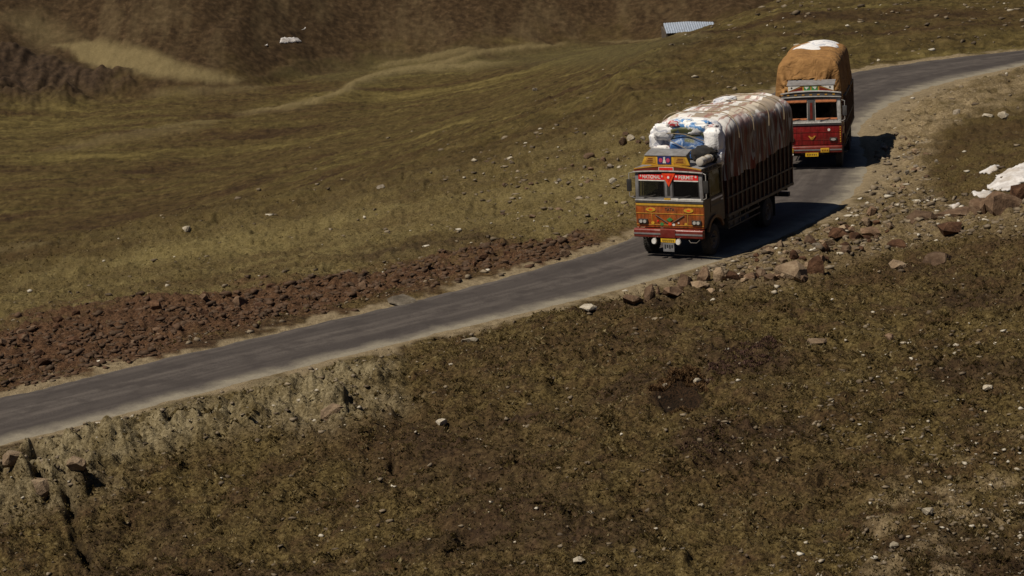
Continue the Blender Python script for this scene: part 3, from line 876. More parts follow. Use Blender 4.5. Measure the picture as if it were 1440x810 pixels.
    # bumper and lamps
    b = MB(); b.prism([(-.20, .50), (-.20, .72), (-.16, .76), (.0, .76), (.0, .48), (-.16, .48)], -1.2, 1.2, 'x')
    bo = b.build('bumper', s['bumper'], t, bevel=.02)
    q = MB(); q.box(-1.19, 1.19, -.212, -.196, .585, .635); q.build('bumper_stripe', M['grey'], bo)
    if s['kind'] == 'orange':
        q = MB(); q.box(-.26, .26, -.216, -.196, .50, .75); q.build('bumper_plate', M['maroon'], bo)
        for x in (-.44, .40):
            f = MB(); f.lathe([(0, -.34), (.088, -.34), (.095, -.30), (.06, -.22), (0, -.20)], (x, 0, .40), axis='y', n=18)
            fo = f.build('fog_lamp', M['chrome'], t, smooth=True)
            l = MB(); l.disc((x, .40), .074, .074, -.352, -.338, 16); l.build('lens', M['white'], fo)
            l = MB(); l.tube([(x, -.26, .42), (x, -.18, .50)], .015, 6); l.build('bracket', M['frame'], fo)
        q = MB(); q.tube([(.72, -.2, .44), (.80, -.25, .38), (1.0, -.25, .38), (1.1, -.2, .46)], .013, 6); q.build('tow_hook', M['rail'], t, smooth=True)
    else:
        for x in (-.90, .52):
            f = MB(); f.box(x - .17, x + .17, -.235, -.2, .50, .68); fo = f.build('bumper_lamp', M['yellow'], t, bevel=.01)
            for k in range(4):
                l = MB(); l.box(x - .12 + .07 * k, x - .09 + .07 * k, -.241, -.234, .56, .62); l.build('painted_mark', M['maroon'], fo)
        f = MB(); f.box(-1.07, -.73, -.225, -.2, .42, .47); f.build('reflector', M['white'], t)
    pl = MB(); pl.box(-.26, .26, -.20, -.18, .355, .465) if s['kind'] == 'orange' else pl.box(-.26, .26, -.225, -.205, .36, .50)
    po = pl.build('number_plate', M['plateyel'], t)
    zp = .41 if s['kind'] == 'orange' else .43
    for k in range(6):
        q = MB(); q.box(-.20 + .07 * k, -.17 + .07 * k, -.21 if s['kind'] == 'orange' else -.231, -.198 if s['kind'] == 'orange' else -.224, zp - .025, zp + .025); q.build('plate_character', M['black'], po)
    if s['kind'] == 'orange':
        q = MB(); q.box(-.19, .19, -.19, -.17, .13, .35); o2 = q.build('lower_plate', M['grey'], t)
        for k in range(4):
            q = MB(); q.box(-.14 + .08 * k, -.10 + .08 * k, -.198, -.188, .2 + .02 * (k % 2), .29); q.build('plate_character', M['black'], o2)
    # strip below the windscreen
    q = MB(); q.box(-1.19, 1.19, -.03, .06, 1.60, 1.665); q.build('lower_strip', M['dgrey'], t, bevel=.008, warp=cw)
    q = MB(); q.box(-1.19, 1.19, -.045, .06, 1.665, 1.70); q.build('bright_strip', M['chrome'], t, bevel=.01, warp=cw)
    q = MB(); q.box(-1.17, 1.17, -.02, .06, 1.70, 1.77); so = q.build('windscreen_sill', M['grey'] if s['kind'] == 'orange' else M['chrome'], t, warp=cw)
    if s['kind'] == 'orange':
        q = MB(); q.box(.08, 1.12, -.028, -.018, 1.715, 1.755); q.build('white_streak', M['white'], so, warp=cw)
        q = MB(); q.box(-.16, .06, -.028, -.018, 1.71, 1.76); q.build('yellow_mark', M['yellow'], so, warp=cw)
    zt = s['wtop']
    # pillars and header
    for x in (-1.13, 1.13):
        q = MB(); q.box(x - .06, x + .06, .0, .10, 1.77, zt); q.build('pillar', M['grey'] if s['kind'] == 'orange' else M['chrome'], t, bevel=.015, warp=cw)
        q = MB(); q.box(x - .05, x + .05, .0, .09, zt, 2.66); q.build('upper_pillar', M['dgrey'], t, warp=cw)
        q = MB(); q.box(x - .04, x + .04, CL - .12, CL, 1.7, 2.66); q.build('rear_pillar', s['side'], t, warp=cw)
    q = MB(); q.box(-.135, .135, -.012, .07, 1.77, zt); po = q.build('centre_post', M['grey'] if s['kind'] == 'orange' else M['dgrey'], t, bevel=.015, warp=cw)
    q = MB(); q.box(-.05, .05, -.02, -.01, 1.84, zt - .16); q.build('post_slot', M['black'] if s['kind'] == 'orange' else M['maroon'], po, warp=cw)
    q = MB(); q.box(-1.07, 1.07, .005, .065, zt, 2.66); q.build('header', M['dgrey'], t, warp=cw)
    for sg in (-1, 1):
        xa, xb = sorted((sg * .14, sg * 1.07))
        g = MB(); g.box(xa, xb, .030, .036, 1.77, zt); wo = g.build('windscreen', M['glass'], t, warp=cw)
        fr = MB(); e_ = .035
        fr.box(xa, xb, .004, .028, 1.772, 1.772 + e_); fr.box(xa, xb, .004, .028, zt - e_, zt - .002)
        fr.box(xa, xa + e_, .004, .028, 1.772 + e_, zt - e_); fr.box(xb - e_, xb, .004, .028, 1.772 + e_, zt - e_)
        fr.build('rubber_frame', M['chrome'] if s['kind'] == 'red' else M['black'], wo, warp=cw)
        wp = MB(); wp.tube([(xa + .2, -.03, 1.76), (xa + .62, -.02, 1.86)], .010, 5); wp.build('wiper', M['black'], wo, warp=cw)
        if s['kind'] == 'red':
            fg = MB(); n = 18
            poly = [(xa + .04, zt - .04), (xa + .04, zt - .11)]
            for k in range(n): poly += [(xa + .04 + (xb - xa - .08) * (k + .5) / n, zt - .16), (xa + .04 + (xb - xa - .08) * (k + 1) / n, zt - .115)]
            poly += [(xb - .04, zt - .04)]
            fg.prism(poly, -.016, -.006); fg.build('fringe', M['salmon'], wo, warp=cw)
            fg = MB(); fg.box(xa + .04, xb - .04, -.016, -.006, 1.81, 1.87); fg.build('lower_fringe', M['salmon'], wo, warp=cw)
    if s['kind'] == 'orange':
        # permit band on the glass
        for x0, x1, body_, wd in ((-1.06, -.13, '* NATIONAL *', .80), (.20, 1.06, '* PERMIT *', .74)):
            q = MB(); q.box(x0, x1, -.012, .003, zt - .20, zt - .035); bo2 = q.build('permit_band', M['brightred'], t, warp=cw)
            q = MB(); q.box(x0, x1, -.012, .003, zt - .235, zt - .203); q.build('white_edge', M['white'], bo2, warp=cw)
            text(body_, .15, ((x0 + x1) / 2 * .98, -.016, zt - .118), M['white'], bo2, 'lettering', wd)
        q = MB(); q.prism([(-.22, zt + .02), (.26, zt + .02), (.02, zt - .40)], -.03, -.018); tro = q.build('warning_triangle', M['trired'], t)
        q = MB(); q.prism([(-.10, zt - .05), (.14, zt - .05), (.02, zt - .26)], -.036, -.029); q.build('triangle_centre', M['brightred'], tro)
        q = MB(); q.disc((.02, zt - .115), .04, .04, -.042, -.035, 12); q.build('triangle_dot', M['white'], tro)
    # visor
    vz = 2.52 if s['kind'] == 'orange' else 2.66
    q = MB(); q.prism(arch_poly(1.20, vz, vz + .05, .05, .05), -.06, .0); q.build('visor_rail', M['chrome'], t, bevel=.008)
    q = MB(); q.prism(arch_poly(1.17, vz + .052, vz + .12, .05, .13), -.045, .0); vo = q.build('visor', s['visor'], t)
    if s['kind'] == 'orange':
        q = MB(); q.box(-.30, .22, -.057, -.046, vz + .10, vz + .235); vo2 = q.build('visor_sign', M['white'], vo)
        q = MB(); q.box(-.28, .20, -.062, -.056, vz + .115, vz + .22); q.build('sign_face', M['brightred'], vo)
        q = MB(); q.prism(arch_poly(1.16, vz + .125, vz + .165, .13, .15), -.055, .0); q.build('visor_gold_edge', M['gold'], t)
    else:
        q = MB(); q.prism(arch_poly(1.20, vz + .20, vz + .25, .10, .12), -.07, .02); q.build('upper_rail', M['chrome'], t, bevel=.008)
        q = MB()
        for k in range(7):
            x = -.9 + .3 * k
            q.box(x - .05, x + .05, -.057, -.046, vz + .13, vz + .19)
        q.build('visor_marks', M['gold'], vo)
    # roof and crown board
    q = MB(); q.prism(arch_poly(1.16, 2.66, 2.70, .0, .09), .03, CL); q.build('roof', s['roof'], t, bevel=.01)
    zb = 2.86 if s['kind'] == 'orange' else 2.98
    if s['kind'] == 'orange':
        q = MB(); q.prism([(-.93, zb - .04), (.76, zb - .04), (.62, zb + .34), (-.78, zb + .34)], .02, .07); cb = q.build('crown_board', M['yellow'], t, bevel=.008)
        q = MB(); q.box(-.35, .12, .005, .019, zb + .0, zb + .31); pn = q.build('picture_panel', M['blue'], cb)
        for fx in (-.235, .015):
            q = MB(); q.disc((fx, zb + .15), .065, .085, -.002, .004, 12); q.build('picture_flower', M['pink'], cb)
        q = MB(); q.disc((-.11, zb + .24), .035, .04, -.003, .004, 12); q.prism([(-.17, zb + .04), (-.05, zb + .04), (-.085, zb + .2), (-.135, zb + .2)], -.003, .004); q.build('picture_figure', M['white'], cb)
        for x0, x1 in ((-.84, -.40), (.18, .66)):
            q = MB()
            s_ = 1 if x0 > 0 else -1
            q.prism([(x0 + .03, zb + .03), (x1 - .03, zb + .03), (x1 - (.09 if s_ > 0 else .03), zb + .27), (x0 + (.03 if s_ > 0 else .12), zb + .27)], .010, .019)
            q.build('side_picture', M['gold'], cb)
            q = MB()
            for k in range(3): q.box(x0 + .1 + .03 * k, x1 - .12, .003, .0095, zb + .07 + .065 * k, zb + .09 + .065 * k)
            q.build('brush_marks', M['maroon'], cb)
        q = MB(); n = 10
        poly = [(.0 + .55 * k / n, zb + .345 + .15 * math.sin(k / n * 1.3)) for k in range(n + 1)]
        q.prism(poly + [(p[0], p[1] - .03) for p in reversed(poly)], -.80, .64, 'x'); q.build('crown_hood', M['grey'], t, smooth=False, bevel=.005)
        q = MB(); q.prism([(.09, zb - .04), (.09, zb + .33), (.52, zb + .46), (.52, zb - .10)], -.70, .56, 'x'); q.build('crown_box', M['dgrey'], t)
    else:
        q = MB(); q.prism([(-.93, zb - .03), (.93, zb - .03), (.93, zb + .30), (-.93, zb + .30)], .02, .07); cb = q.build('crown_board', M['gold'], t, bevel=.008)
        for sg in (-1, 1):
            q = MB(); q.prism([(sg * .90, zb + .02), (sg * .90, zb + .26), (sg * .40, zb + .26)], .008, .019); q.build('white_wedge', M['white'], cb)
            q = MB(); q.prism([(sg * .86, zb + .0), (sg * .34, zb + .22), (sg * .34, zb + .0)], .009, .019); q.build('brown_wedge', M['maroon'], cb)
            q = MB(); q.disc((sg * .76, zb + .18), .035, .045, .002, .0075, 12); q.build('wedge_dot', M['black'], cb)
            q = MB(); q.prism([(sg * .03, zb + .02), (sg * .27, zb + .02), (sg * .27, zb + .24), (sg * .03, zb + .24)], .008, .019); po3 = q.build('picture_panel', M['green'], cb)
            q = MB(); q.prism([(sg * .06, zb + .22), (sg * .25, zb + .22), (sg * .17, zb + .09)], .002, .0075); q.build('picture_figure', M['white'], cb)
        q = MB(); q.prism([(.0, zb + .305), (.65, zb + .44), (.65, zb + .41), (.0, zb + .275 + .03 - .025)], -.95, .95, 'x'); q.build('crown_hood', M['grey'], t)
        q = MB(); q.prism([(.09, zb - .04), (.09, zb + .28), (.60, zb + .385), (.60, zb - .14)], -.88, .88, 'x'); q.build('crown_box', M['dgrey'], t)
    # cab sides with wheel arch, doors, window
    arc = [(.85 + .64 * math.cos(a), .40 + .62 * math.sin(a)) for a in np.linspace(R(40), R(140), 12)]
    for sg in (-1, 1):
        poly = [(.05, .78), (.05, 1.70), (CL, 1.70), (CL, .80)] + arc
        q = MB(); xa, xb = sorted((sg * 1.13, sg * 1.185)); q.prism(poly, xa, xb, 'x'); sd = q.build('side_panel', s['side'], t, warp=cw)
        q = MB(); arc_o = [(.85 + .74 * math.cos(a), .40 + .71 * math.sin(a)) for a in np.linspace(R(22), R(158), 14)]
        arc_i = [(.85 + .63 * math.cos(a), .40 + .61 * math.sin(a)) for a in np.linspace(R(158), R(22), 14)]
        xa, xb = sorted((sg * 1.187, sg * 1.25)); q.prism(arc_o + arc_i, xa, xb, 'x'); q.build('fender', M['fender'], t)
        q = MB(); xa, xb = sorted((sg * 1.187, sg * 1.20)); q.box(xa, xb, .55, 1.62, 1.22, 1.68)
        q.box(xa, xb, .55, .60, 1.68, 2.52); q.box(xa, xb, 1.57, 1.62, 1.68, 2.52); q.box(xa, xb, .60, 1.57, 2.47, 2.52)
        d = q.build('door', s['door'], t, warp=cw)
        q = MB(); xa, xb = sorted((sg * 1.150, sg * 1.156)); q.box(xa, xb, .60, 1.57, 1.70, 2.47); q.build('window', M['glass'], d, warp=cw)
        q = MB(); xa, xb = sorted((sg * 1.20, sg * 1.225)); q.box(xa, xb, 1.40, 1.55, 1.50, 1.54); q.build('handle', M['chrome'], d, warp=cw)
        q = MB(); xa, xb = sorted((sg * 1.201, sg * 1.210)); q.box(xa, xb, .62, 1.55, 1.60, 1.65); q.build('door_stripe', M['white'], d, warp=cw)
        q = MB(); q.box(xa, xb, .62, 1.55, 1.40, 1.46); q.build('door_band', M['dgrey'], d, warp=cw)
        q = MB(); xa, xb = sorted((sg * 1.13, sg * 1.18)); q.box(xa, xb, .10, CL - .02, 2.53, 2.66); q.build('side_header', s['side'], t, warp=cw)
        q = MB()
        for k in range(4): q.box(min(sg * 1.181, sg * 1.19), max(sg * 1.181, sg * 1.19), .3 + .36 * k, .55 + .36 * k, 2.55, 2.64)
        q.build('header_windows', M['black'], t, warp=cw)
        q = MB(); q.tube([(sg * 1.13, .05, 2.55), (sg * 1.33, -.10, 2.5), (sg * 1.33, -.10, 1.8), (sg * 1.15, .03, 1.72)], .014, 6)
        mo = q.build('mirror_bracket', M['chrome'], t, smooth=True)
        q = MB(); q.box(sg * 1.33 - .085, sg * 1.33 + .085, -.13, -.09, 1.95, 2.32); q.build('mirror', M['black'] if s['kind'] == 'orange' else M['dgrey'], mo, bevel=.02)
        q = MB(); q.box(sg * 1.30 - .06, sg * 1.30 + .06, .3, .62, .42, .46); q.build('step', M['frame'], t)
    q = MB(); q.box(-1.12, 1.12, CL - .06, CL - .01, .9, 2.66); q.build('cab_back', M['frame'], t, warp=cw)
    q = MB(); q.box(-1.12, 1.12, .06, CL - .06, 1.0, 1.05); q.build('cab_floor', M['frame'], t)
    q = MB(); q.box(-1.05, 1.05, .07, .42, 1.45, 1.68); q.build('dashboard', M['dgrey'], t, bevel=.03)
    for x in (-.6, .55):
        q = MB(); q.box(x - .25, x + .25, .85, 1.35, 1.35, 1.5); q.box(x - .25, x + .25, 1.30, 1.42, 1.5, 2.15); q.build('seat', M['seat'], t, bevel=.05)
    q = MB(); ring = [(-.6 + .23 * math.cos(a), .58 - .1 * math.sin(a), 1.72 + .2 * math.sin(a)) for a in np.linspace(0, 2 * math.pi, 21)]
    q.tube(ring, .018, 6); q.tube([(-.6, .58, 1.72), (-.6, .4, 1.55)], .02, 6); q.build('steering_wheel', M['black'], t, smooth=True)
    # --- cargo body
    ZMAP = None
    b0, b1 = body['y0'], L
    H0, H1 = 1.02, body['top']
    q = MB(); q.box(-1.18, 1.18, b0, b1, H0, H0 + .12); q.build('cargo_floor', M['rail'], t, bevel=.01)
    q = MB()
    for k in range(7): q.box(-1.1, 1.1, b0 + .2 + k * (b1 - b0 - .5) / 6, b0 + .3 + k * (b1 - b0 - .5) / 6, .87, H0)
    q.build('floor_bearers', M['frame'], t)
    for sg in (-1, 1):
        q = MB(); nb = 7
        for k in range(nb):                     # planks
            z0 = H0 + .13 + (H1 - H0 - .16) * k / nb; z1 = H0 + .13 + (H1 - H0 - .16) * (k + 1) / nb - .012
            xa, xb = sorted((sg * 1.16, sg * (1.19 + .006 * (k % 2)))); q.box(xa, xb, b0, b1, z0, z1)
        q.cm = 1
        n = int((b1 - b0) / .40)
        for k in range(n + 1):
            y = b0 + .05 + (b1 - b0 - .1) * k / n
            xa, xb = sorted((sg * 1.197, sg * 1.25)); q.box(xa, xb, y - .035, y + .035, H0 + .0, H1)
        q.cm = 2
        xa, xb = sorted((sg * 1.198, sg * 1.262)); q.box(xa, xb, b0, b1, H0 + .02, H0 + .11)
        q.box(xa, xb, b0, b1, H0 + .62, H0 + .67)
        q.box(sg * 1.2 - .05, sg * 1.2 + .05, b0, b1, H1, H1 + .06)
        q.build('cargo_side', [M['wood'], M['woodred'], M['rail']], t)
        q = MB()
        xa, xb = sorted((sg * 1.14, sg * 1.18)); q.box(xa, xb, b0 + .15, s['rear'] - .75, .80, .86); q.box(xa, xb, b0 + .15, s['rear'] - .75, .60, .64)
        for k in range(4): q.box(xa, xb, b0 + .2 + .5 * k, b0 + .24 + .5 * k, .64, 1.0)
        q.build('side_guard', M['rail'], t)
    q = MB(); q.box(-1.16, 1.16, b0 - .03, b0 + .02, H0, H1 + .1); q.build('headboard', [M['woodred']], t, bevel=.005)
    q = MB(); q.box(-1.16, 1.16, b1 - .02, b1 + .03, H0, H1)
    for k in range(6): q.box(-1.0 + .4 * k - .03, -1.0 + .4 * k + .03, b1 + .03, b1 + .07, H0, H1)
    q.build('tailboard', M['woodred'], t)
    q = MB(); q.box(-1.1, 1.1, b1 - .15, b1 + .05, .62, .78); q.build('rear_bumper', M['frame'], t, bevel=.02)
    for sg in (-1, 1):
        q = MB(); q.box(sg * .95 - .12, sg * .95 + .12, b1 + .055, b1 + .085, .64, .76); q.build('tail_lamp', M['brightred'], t)
    return t

def sheet_obj(name, V, F, mt, parent, attrs=None):
    me = bpy.data.meshes.new(name); me.from_pydata([tuple(map(float, v)) for v in V], [], F)
    me.polygons.foreach_set('use_smooth', np.ones(len(F), bool)); me.materials.append(mt)
    if attrs:
        for k, v in attrs.items():
            at = me.attributes.new(k, 'FLOAT', 'POINT'); at.data.foreach_set('value', np.asarray(v, np.float32))
    bm = bmesh.new(); bm.from_mesh(me); bmesh.ops.recalc_face_normals(bm, faces=bm.faces); bm.to_mesh(me); bm.free()
    o = bpy.data.objects.new(name, me); col.objects.link(o); o.parent = parent
    return o

def tarp(parent, name, mt, y0, y1, w, zbot, zsh, ztop, front=.4, back=.3, fold=.05, seed=1, ny=110, nt_=90, power=3.0, hem=.12, sag=.08, taper=0.0, crease=.05, hemrise=0.0):
    """cover draped over a load: a rounded tunnel closed at both ends, with hanging folds"""
    V = []; top = []
    ys = np.linspace(0, 1, ny)
    for i, s in enumerate(ys):
        y = y0 + (y1 - y0) * s
        ef = np.clip((y - y0) / front, 0, 1); eb = np.clip((y1 - y) / back, 0, 1)
        k = (1 - (1 - ef) ** 2.6) ** (1 / 2.6) * (1 - (1 - eb) ** 2.6) ** (1 / 2.6)
        for j in range(nt_):
            q = j / (nt_ - 1)                       # 0 left hem .. 1 right hem
            sd = -1 if q < .5 else 1
            a = abs(q - .5) * 2                     # 0 crown .. 1 hem
            if a < .55:
                ang = a / .55 * math.pi / 2
                cx = abs(math.sin(ang)) ** (2 / power); cz = abs(math.cos(ang)) ** (2 / power)
                x = sd * w * cx; z = zsh + (ztop - zsh) * cz
            else:
                x = sd * w; z = zsh + (zbot + hemrise * s - zsh) * (a - .55) / .45
            h = hem * float(pnoise(np.array(y * 1.1 + seed), np.array(sd * 3.0), seed)) if a > .9 else 0
            n = float(pnoise(np.array(y * 3.4), np.array(sd * 4 + a * 1.1), seed + 1)) + .6 * float(pnoise(np.array(y * 6.3), np.array(sd * 9 + a * 2.2), seed + 2))
            lump = float(pnoise(np.array(y * .8 + 3), np.array(x * .9), seed + 3))
            x2 = x * (.80 + .20 * k) + sd * fold * n * (.25 + .75 * a) + sd * .05 * lump
            z2 = zbot + (z - zbot) * (.55 + .45 * k) + (1 - a) * (sag * lump + fold * .6 * n) + h * (a - .9) * 10
            x2 *= 1 - taper * np.clip((z2 - zbot) / (ztop - zbot), 0, 1) ** 1.5
            V.append((x2, y, z2)); top.append(np.clip(1 - (a - .40) / .12, 0, 1))
    F = []
    for i in range(ny - 1):
        for j in range(nt_ - 1):
            F.append((i * nt_ + j, (i + 1) * nt_ + j, (i + 1) * nt_ + j + 1, i * nt_ + j + 1))
    # end walls as folded sheets
    for i, sg in ((0, -1), (ny - 1, 1)):
        ring = [i * nt_ + j for j in range(nt_)]
        cx = sum(V[r][0] for r in ring) / nt_; c = (0, V[ring[0]][1], zbot + .1)
        prev = ring
        for g in np.linspace(.94, .06, 16):
            cur = []
            for r in ring:
                x, y, z = V[r]
                b = (1 - g)
                yy = y + sg * (.12 * (1 - g ** 2)) + crease * (float(pnoise(np.array(x * g * 1.9 + z * g * 2.2), np.array(z * g * 1.0 - x * g * .8), seed + 5)) - 1.2 * abs(float(pnoise(np.array(x * g * 3.4 - z * g * 2.6), np.array(z * g * 1.7 + x * g * 1.2), seed + 6))))
                V.append((x * g, yy, zbot + (z - zbot) * g)); top.append(0.0); cur.append(len(V) - 1)
            for j in range(nt_ - 1): F.append((prev[j], prev[j + 1], cur[j + 1], cur[j]))
            prev = cur
        F.append(tuple(prev))
    return sheet_obj(name, V, F, mt, parent, {'top': top})

def pillow(parent, name, mt, c, s, seed=0, e=3.3, amp=.10, rot=0.0, tilt=0.0):
    V = []; F = []; nu, nv = 30, 18
    rm = Matrix.Rotation(rot, 3, 'Z') @ Matrix.Rotation(tilt, 3, 'Y')
    for i in range(nv + 1):
        la = -math.pi / 2 + math.pi * i / nv
        for j in range(nu):
            lo = 2 * math.pi * j / nu
            f = lambda v: math.copysign(abs(v) ** (2 / e), v)
            p = Vector((f(math.cos(la)) * f(math.cos(lo)), f(math.cos(la)) * f(math.sin(lo)), f(math.sin(la))))
            n = 1 + amp * 2 * float(pnoise(np.array(lo * 2.2 + seed * 5), np.array(la * 3.1 + seed), seed)) * math.cos(la)
            p = Vector((p.x * s[0] * n, p.y * s[1] * n, p.z * s[2] * n))
            p = rm @ p
            V.append((c[0] + p.x, c[1] + p.y, c[2] + p.z))
    for i in range(nv):
        for j in range(nu): F.append((i * nu + j, i * nu + (j + 1) % nu, (i + 1) * nu + (j + 1) % nu, (i + 1) * nu + j))
    return sheet_obj(name, V, F, mt, parent)

# --- first truck (near): orange cab
T1 = (5.19, 59.84); PHI1 = R(28.8)
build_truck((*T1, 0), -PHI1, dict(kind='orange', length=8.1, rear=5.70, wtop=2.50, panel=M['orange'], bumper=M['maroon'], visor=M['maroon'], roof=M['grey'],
    side=M['shadecream'], door=M['shadecream'], body=dict(y0=1.88, top=2.75),
    label='nearer cargo truck with decorated orange front, red permit band and yellow crown board'))
ld = empty('tarpaulin_load', (*T1, 1.15), -PHI1)
tag(ld, 'bulging load under white and wine red tarpaulin on orange truck, blue printed sacks in front', 'load', 'covered loads on the trucks')
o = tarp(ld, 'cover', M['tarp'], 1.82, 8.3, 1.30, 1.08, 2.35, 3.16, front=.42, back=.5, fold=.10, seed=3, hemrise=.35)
pillow(ld, 'front_bulge', M['sackwhite'], (.0, 1.92, 2.15), (1.22, .42, 1.0), seed=9, e=3.0, amp=.04)
for k, (cx, cz, sx, sy, sz, mm, rt) in enumerate([
        (-1.02, 2.42, .24, .24, .42, 'sackwhite', .1), (-.80, 2.08, .34, .26, .24, 'sackred', -.2), (-.66, 2.74, .42, .24, .27, 'sackwhite', .2),
        (-.10, 2.95, .40, .28, .20, 'sackblue', 0), (.48, 2.86, .42, .28, .24, 'sackblue', .3), (.98, 2.45, .28, .28, .44, 'sackwhite', .1),
        (.55, 1.98, .42, .24, .22, 'sackblue', 0), (-.15, 2.0, .42, .24, .22, 'sackblue', -.1), (1.0, 1.95, .30, .24, .26, 'sackwhite', .2),
        (.80, 2.78, .30, .25, .2, 'sackred', .2), (-.35, 3.0, .30, .26, .13, 'sackred', .1)]):
    pillow(ld, 'sack', M[mm], (cx, 1.60 - .05 * (k % 3), cz), (sx, sy, sz), seed=k + 2, rot=rt)
pillow(ld, 'white_roll', M['sackwhite'], (-.80, 4.4, 3.0), (.24, .95, .14), seed=31)
pillow(ld, 'white_bundle', M['sackwhite'], (-.35, 5.9, 3.16), (.3, .6, .12), seed=32)
# green blue sheet across the front
V = []; F = []
for i in range(15):
    for j in range(12):
        u_, v_ = i / 14, j / 11
        x = -.50 + 1.22 * u_ + .10 * v_ - .06 * u_ * v_; z = 1.92 + .92 * v_ + .16 * v_ * math.sin(u_ * 3.0) - .16 * u_ * v_
        V.append((x, 1.22 + .06 * math.sin(u_ * 5 + v_ * 3) + .10 * v_ + .05 * math.sin(v_ * 11), z))
for i in range(14):
    for j in range(11): F.append((i * 12 + j, (i + 1) * 12 + j, (i + 1) * 12 + j + 1, i * 12 + j + 1))
o = sheet_obj('front_sheet', V, F, M['sheet'], ld)
mod = o.modifiers.new('thick', 'SOLIDIFY'); mod.thickness = .015
for y in (2.7, 4.1, 5.5, 6.9):
    q = MB()
    q.tube([(1.40 * math.copysign(abs(math.cos(a)) ** .55, math.cos(a)), y + .06 * math.sin(4 * a + y), 2.38 + .86 * max(0, math.sin(a)) ** .62) for a in np.linspace(0, math.pi, 40)], .017, 6)
    q.build('strap', M['rope'], ld, smooth=True)
q = MB(); q.tube([(-1.2, 1.40, 2.55), (-.5, 1.26, 2.72), (.1, 1.20, 2.70), (.7, 1.24, 2.5), (1.2, 1.45, 2.3)], .014, 5); q.tube([(-.42, 1.2, 2.5), (.1, 1.17, 2.25), (.65, 1.17, 2.05)], .013, 5); q.build('front_rope', M['rope'], ld, smooth=True)

# bundle and black sheet on the cab roof
rb = empty('black_sheet_bundle', (*T1, 2.98), -PHI1)
V = []; F = []
tag(rb, 'crumpled black sheet lying on the cab roof beside the yellow crown board', 'bundle')
pillow(rb, 'sheet_heap', M['cloth'], (.74, 1.22, .22), (.40, .28, .30), seed=21, e=2.2, amp=.14)
pillow(rb, 'sheet_fold', M['cloth'], (1.02, 1.35, .18), (.20, .25, .24), seed=22, e=2.2, amp=.16)
rl = empty('rolled_sheet', (*T1, 2.95), -PHI1)
tag(rl, 'pale grey rolled sheet tied on the right side of the orange truck roof', 'bundle')
q = MB(); q.lathe([(0, -.02), (.10, -.02), (.13, 0), (.135, .3), (.12, .55), (.135, .8), (.13, 1.05), (.10, 1.08), (0, 1.08)], (1.0, .25, .16), axis='y', n=18)
q.build('roll', M['roll'], rl, smooth=True)
for y in (.55, .95):
    q = MB(); q.lathe([(.13, -.015), (.146, -.015), (.146, .015), (.13, .015)], (1.0, y - .0, .16), axis='y', n=18); q.build('tie', M['rope'], rl)

# --- second truck (farther): red cab
T2 = (12.40, 75.6); PHI2 = R(14.0)
build_truck((*T2, 0), -PHI2, dict(kind='red', length=7.4, rear=5.2, wtop=2.60, panel=M['red'], bumper=M['maroon'], visor=M['dgrey'], roof=M['dgrey'],
    side=M['maroon'], door=M['maroon'], body=dict(y0=1.88, top=2.7),
    label='farther cargo truck with plain dark red front and salmon fringes in its windows'))
l2 = empty('canvas_load', (T2[0] - .20, T2[1], 1.15), -PHI2)
tag(l2, 'tall load wrapped in tan canvas with a white sheet on top of the red truck', 'load', 'covered loads on the trucks')
tarp(l2, 'canvas_cover', M['canvas'], .95, 7.5, 1.38, 1.45, 2.60, 3.27, front=.45, back=.5, fold=.09, seed=13, power=4.2, hem=.3, sag=.12, taper=.15, crease=.50)
o = tarp(l2, 'white_top_sheet', M['sackwhite'], 4.0, 7.2, .95, 2.9, 3.08, 3.36, front=.5, back=.6, fold=.05, seed=17, ny=50, nt_=50, power=2.4)

# ------------------------------------------------------------------ rocks
def hull(seed, n=16, flat_=.7, sharp=1.0):
    rs = np.random.default_rng(seed)
    p = rs.normal(size=(n, 3)); p /= np.linalg.norm(p, axis=1)[:, None]
    p *= rs.uniform(.75, 1.0, (n, 1)); p[:, 2] *= flat_
    bm = bmesh.new()
    for q in p: bm.verts.new(q)
    r = bmesh.ops.convex_hull(bm, input=bm.verts)
    junk = [e for e in r['geom_interior'] if isinstance(e, bmesh.types.BMVert)]
    if junk: bmesh.ops.delete(bm, geom=junk, context='VERTS')
    bmesh.ops.dissolve_limit(bm, angle_limit=.28, verts=bm.verts, edges=bm.edges)
    bmesh.ops.triangulate(bm, faces=bm.faces)
    return bm
def rock_mat(name, lo, mid_, hi, sc=3.0):
    mt, nt, bs = newmat(name)
    oi = N(nt, 'ShaderNodeObjectInfo').outputs['Random']
    pos = N(nt, 'ShaderNodeNewGeometry').outputs['Position']
    n1 = noise(nt, pos, sc, 6, .7); n2 = noise(nt, pos, sc * 6, 4, .7)
    c = ramp(nt, n1, [(.3, lo), (.5, mid_), (.72, hi)])
    hs = N(nt, 'ShaderNodeHueSaturation'); nt.links.new(c, hs.inputs['Color'])
    nt.links.new(mathn(nt, 'ADD', mathn(nt, 'MULTIPLY', oi, .7), .65), hs.inputs['Value'])
    nt.links.new(hs.outputs[0], bs.inputs['Base Color']); bs.inputs['Roughness'].default_value = .9
    bs.inputs['Specular IOR Level'].default_value = .2
    bump(nt, bs, mathn(nt, 'ADD', n1, mathn(nt, 'MULTIPLY', n2, .4)), .9, .08)
    return mt
RM = dict(
    rust=rock_mat('rust brown rock', (.022, .011, .007), (.075, .037, .020), (.17, .095, .056)),
    brown=rock_mat('brown rock', (.060, .038, .025), (.140, .088, .055), (.24, .17, .115)),
    grey=rock_mat('grey rock', (.085, .070, .055), (.19, .16, .125), (.32, .28, .225)),
    pale=rock_mat('pale rock', (.24, .20, .15), (.40, .35, .27), (.58, .53, .45)),
    tan=rock_mat('tan rock', (.12, .085, .055), (.24, .17, .11), (.36, .28, .19)))
ROCKS = {}
